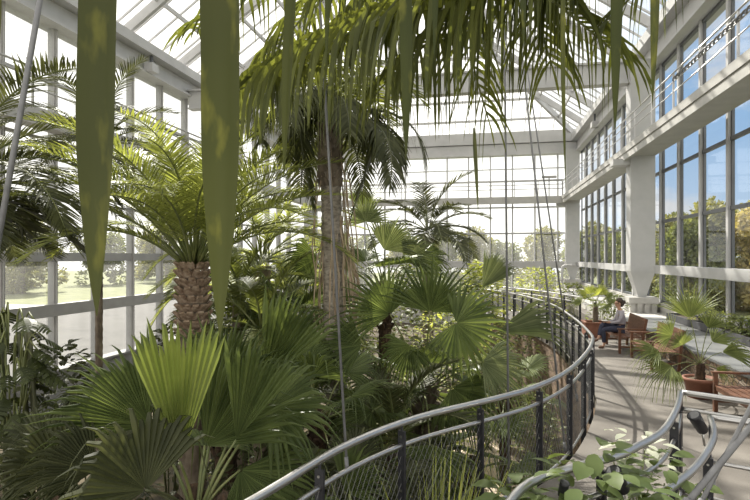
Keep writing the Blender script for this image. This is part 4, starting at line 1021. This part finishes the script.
# drain pipe at the far column
o = empty('drain_pipe', (5.5, 40.6, 0)); tag(o, 'pale pipe bending out from the far corner column', 'pipe')
b = MB(); b.tube(resample([(0, 0, .0), (0, 0, 1.7), (.15, 0, 1.95), (.9, 0, 2.0)], 16), .09, 10); b.build('pipe', M['white_metal'], o, True)
b = MB(); b.tube([(0, 0, .9), (0, 0, 1.0)], .12, 10); b.build('collar', M['concrete'], o, True)

# ================================================================== THE SEATED WOMAN
def skin_obj(name, chains, mat, parent, sub=2, root=0):
    """chains: list of lists of (x,y,z,r) joints; equal points are shared, so limbs grow out of one surface"""
    vs, rs, es, idx = [], [], [], {}
    for ch in chains:
        prev = None
        for (x, y, z, q) in ch:
            key = (round(x, 4), round(y, 4), round(z, 4))
            if key not in idx: idx[key] = len(vs); vs.append((x, y, z)); rs.append(q)
            i = idx[key]
            if prev is not None and prev != i: es.append((prev, i))
            prev = i
    me = bpy.data.meshes.new(name); me.from_pydata(vs, es, []); me.materials.append(mat)
    o = bpy.data.objects.new(name, me); COL.objects.link(o); o.parent = parent
    sk = o.modifiers.new('skin', 'SKIN'); sk.use_smooth_shade = True
    if not me.skin_vertices: return o
    for i, q in enumerate(rs):
        sv = me.skin_vertices[0].data[i]; sv.radius = (q, q) if not isinstance(q, tuple) else q; sv.use_root = (i == root); sv.use_loose = False
    sb = o.modifiers.new('sub', 'SUBSURF'); sb.levels = sub; sb.render_levels = sub
    return o
def woman():
    o = empty('person', (3.75, 16.25, 0), math.pi); tag(o, 'woman with dark tied-back hair in grey top and navy trousers, seated cross-legged on the bench', 'person')
    pel = (0, 0, .56, .125); ch = []
    ch.append([pel, (-.03, 0, .70, .115), (-.03, 0, .85, .12), (-.01, 0, .99, .115), (.01, 0, 1.09, .06), (.035, 0, 1.16, .052), (.05, 0, 1.23, .082), (.045, 0, 1.31, .088), (.04, 0, 1.37, .05)])
    ch.append([(.05, 0, 1.23, .082), (.115, 0, 1.18, .035)])                                   # chin
    ch.append([(.045, 0, 1.31, .088), (.135, 0, 1.265, .02), (.150, 0, 1.25, .010)])             # nose
    hands = []
    for s in (-1, 1):
        ch.append([(-.01, 0, .99, .115), (-.01, s * .15, 1.03, .062), (.02, s * .21, .90, .048), (.06, s * .235, .78, .043), (.19, s * .17, .74, .036), (.30, s * .08, .735, .026), (.335, s * .07, .735, .034), (.375, s * .062, .735, .034)])
        for k, (dy, l) in enumerate(((.026, .062), (.009, .072), (-.009, .068), (-.026, .052))):
            ch.append([(.375, s * .062, .735, .034), (.395, s * .062 + dy, .742, .0095), (.395 + l * .55, s * .062 + dy * 1.15, .735, .009), (.39 + l, s * .058 + dy * 1.15, .715, .0075)])
        ch.append([(.335, s * .07, .735, .034), (.352, s * .028, .748, .011), (.375, s * .012, .752, .009)])
    ch.append([pel, (.03, .09, .555, .095), (.26, .10, .555, .082), (.46, .10, .53, .062), (.455, .10, .36, .055), (.44, .10, .13, .038), (.45, .10, .06, .034), (.57, .10, .035, .028)])
    ch.append([pel, (.03, -.09, .565, .095), (.26, -.05, .635, .080), (.47, .0, .665, .062), (.53, .06, .50, .054), (.58, .11, .33, .037), (.60, .12, .27, .033), (.70, .13, .22, .027)])
    skin_obj('body', ch, M['skin'], o)
    # clothes: slightly larger skins that end at neck, wrists, waist and ankles
    c2 = [[(0, 0, .56, .138), (-.03, 0, .70, .128), (-.03, 0, .85, .134), (-.01, 0, .99, .128), (.005, 0, 1.06, .075)]]
    for s in (-1, 1): c2.append([(-.01, 0, .99, .128), (-.01, s * .15, 1.03, .074), (.02, s * .21, .90, .060), (.06, s * .235, .78, .054), (.19, s * .17, .74, .046), (.275, s * .10, .736, .037)])
    skin_obj('shirt', c2, M['shirt'], o)
    c3 = [[(0, 0, .555, .142), (.03, .09, .555, .108), (.26, .10, .555, .094), (.46, .10, .53, .074), (.455, .10, .36, .068), (.44, .10, .14, .054)],
          [(0, 0, .555, .142), (.03, -.09, .565, .108), (.26, -.05, .635, .092), (.47, .0, .665, .074), (.53, .06, .50, .067), (.577, .108, .345, .052)]]
    skin_obj('trousers', c3, M['trousers'], o)
    for a in ([(.43, .10, .05, .045), (.50, .10, .042, .046), (.60, .10, .036, .036)], [(.595, .12, .265, .043), (.655, .126, .235, .043), (.735, .135, .195, .033)]):
        skin_obj('shoe', [a], M['shoe'], o)
    b = MB(); b.ball((.012, 0, 1.335), (.100, .097, .094), 10); b.ball((-.105, 0, 1.30), (.05, .055, .05), 8); b.ball((-.04, 0, 1.25), (.07, .085, .085), 8)
    b.build('hair', M['hair'], o, True)
    for s in (-1, 1):
        b = MB(); b.ball((.128, s * .034, 1.285), (.008, .012, .007), 6); b.build('eye', M['trough'], o, True)
        b = MB(); b.ball((.03, s * .09, 1.265), (.02, .012, .03), 6); b.build('ear', M['skin'], o, True)
    b = MB(); b.ball((.136, 0, 1.208), (.008, .022, .007), 6); b.build('mouth', M['terracotta'], o, True)
    q = empty('notebook', (3.35, 16.25, .765), math.pi); tag(q, 'open pale notebook held on the lap of the seated woman', 'book')
    for s in (-1, 1):
        b = MB(); b.box((0, s * .055, .005), (.15, .108, .012), M=Matrix.Rotation(s * .12, 3, 'X')); b.build('page_block', M['paper'], q)
    b = MB(); b.box((0, .057, -.004), (.16, .114, .004), M=Matrix.Rotation(.12, 3, 'X')); b.box((0, -.057, -.004), (.16, .114, .004), M=Matrix.Rotation(-.12, 3, 'X')); b.build('cover', M['terracotta'], q)
woman()

# ================================================================== TREES OUTSIDE
def tree_proto(seed, mt, n=4200):
    r = random.Random(seed); cm = MB(); blobs = []
    for k in range(19):
        a = r.uniform(0, 6.28); z = r.uniform(.12, .92); q = r.uniform(0, .32) * (1.25 - z * .6); blobs.append((V((math.cos(a) * q, math.sin(a) * q, z)), r.uniform(.11, .19)))
    for k in range(n):
        c, br = r.choice(blobs); d = V((r.gauss(0, 1), r.gauss(0, 1), r.gauss(0, 1))).normalized(); p = c + d * br * r.uniform(.7, 1.05)
        t = (d + V((r.uniform(-.8, .8), r.uniform(-.8, .8), r.uniform(-.8, .4)))).normalized(); ellip_leaf(cm, p, t, d, r.uniform(.035, .06), .03, .1, 2)
    tm = MB(); tm.tube([(0, 0, 0), (.004, 0, .2), (-.006, .004, .45), (0, 0, .75)], [.022, .018, .013, .005], 8)
    for k in range(5):
        a = k * 1.3; tm.tube([(0, 0, .25 + .07 * k), (math.cos(a) * .12, math.sin(a) * .12, .40 + .07 * k), (math.cos(a) * .2, math.sin(a) * .2, .5 + .08 * k)], [.01, .007, .003], 6)
    return cm.mesh('crown', mt, False), tm.mesh('trunk', M['tree_trunk'], True)
protos = [tree_proto(1, M['tree_green']), tree_proto(2, M['tree_olive']), tree_proto(3, M['tree_gold'])]
def tree(x, y, h, wf, kind, label, group):
    o = empty('tree', (x, y, -1.6), (x * 7 + y) % 6.28); h *= .88; o.scale = (h * wf, h * wf, h); tag(o, label, 'tree', group)
    for nm, me in zip(('crown', 'trunk'), protos[kind]):
        c = bpy.data.objects.new(nm, me); COL.objects.link(c); c.parent = o
RT = [(20.5, 45, 9.0, .95, 2, 'golden autumn tree outside the window at the right edge'), (18, 48, 9.6, .95, 1, 'tall olive tree outside the right-hand windows left of the golden tree'), (16.2, 46, 8.2, .9, 0, 'green tree outside the second window right of the big column'),
      (16, 53, 8.4, .95, 1, 'olive tree outside the first window right of the big column'), (14, 57, 8.4, 1, 0, 'green tree outside just behind the big column'), (13, 65, 8.8, 1, 1, 'olive tree outside between the big column and the far corner'), (13, 76, 9.0, 1, 0, 'green tree outside close to the far corner column'),
      (27, 60, 11, 1, 1, 'olive tree in the second row behind the golden tree'), (23, 66, 10.5, 1, 0, 'green tree in the second row beyond the olive trees on the right'), (24.5, 46, 10, 1, 2, 'golden tree cut off by the right edge')]
for x, y, h, w, k, l in RT: tree(x, y, h, w, k, l, 'trees outside the right-hand windows')
FT = ['tree outside the far glass, just left of the corner column', 'tree outside the far glass, between the corner and the two slanting rods', 'shorter tree outside the far glass beside the two slanting rods', 'tree outside the far glass right of the upright rod', 'tree outside the far glass left of the upright rod', 'tree outside the far glass above the dark distant palm', 'tree outside the far glass right of the ringed trunk', 'tree outside the far glass left of the ringed trunk', 'tree outside the far left corner']
for i, l in enumerate(FT): tree(12 - i * 4.6 + rnd.uniform(-.8, .8), 66 + (i % 3) * 5, (8.2, 8.8, 7.8)[i % 3] + rnd.uniform(-.4, .4), 1.1, (0, 1, 0, 1, 0, 1, 0, 1, 0)[i], l, 'trees outside the far wall')
LT = ['pale tree across the lawn behind the pineapple trunk', 'tree across the lawn left of the pineapple trunk', 'tree across the lawn between the second and third window posts', 'tree across the lawn behind the tip of the left hanging leaf', 'tree across the lawn at the left edge', 'tree across the lawn behind the stout palm fronds', 'tree across the lawn near the far left corner']
for i, l in enumerate(LT): tree(-62 + (i % 3) * 5, 34 + i * 9.5, 9 + (i % 2) * 1.5, 1.25, (1, 0, 1)[i % 3], l, 'trees across the lawn')
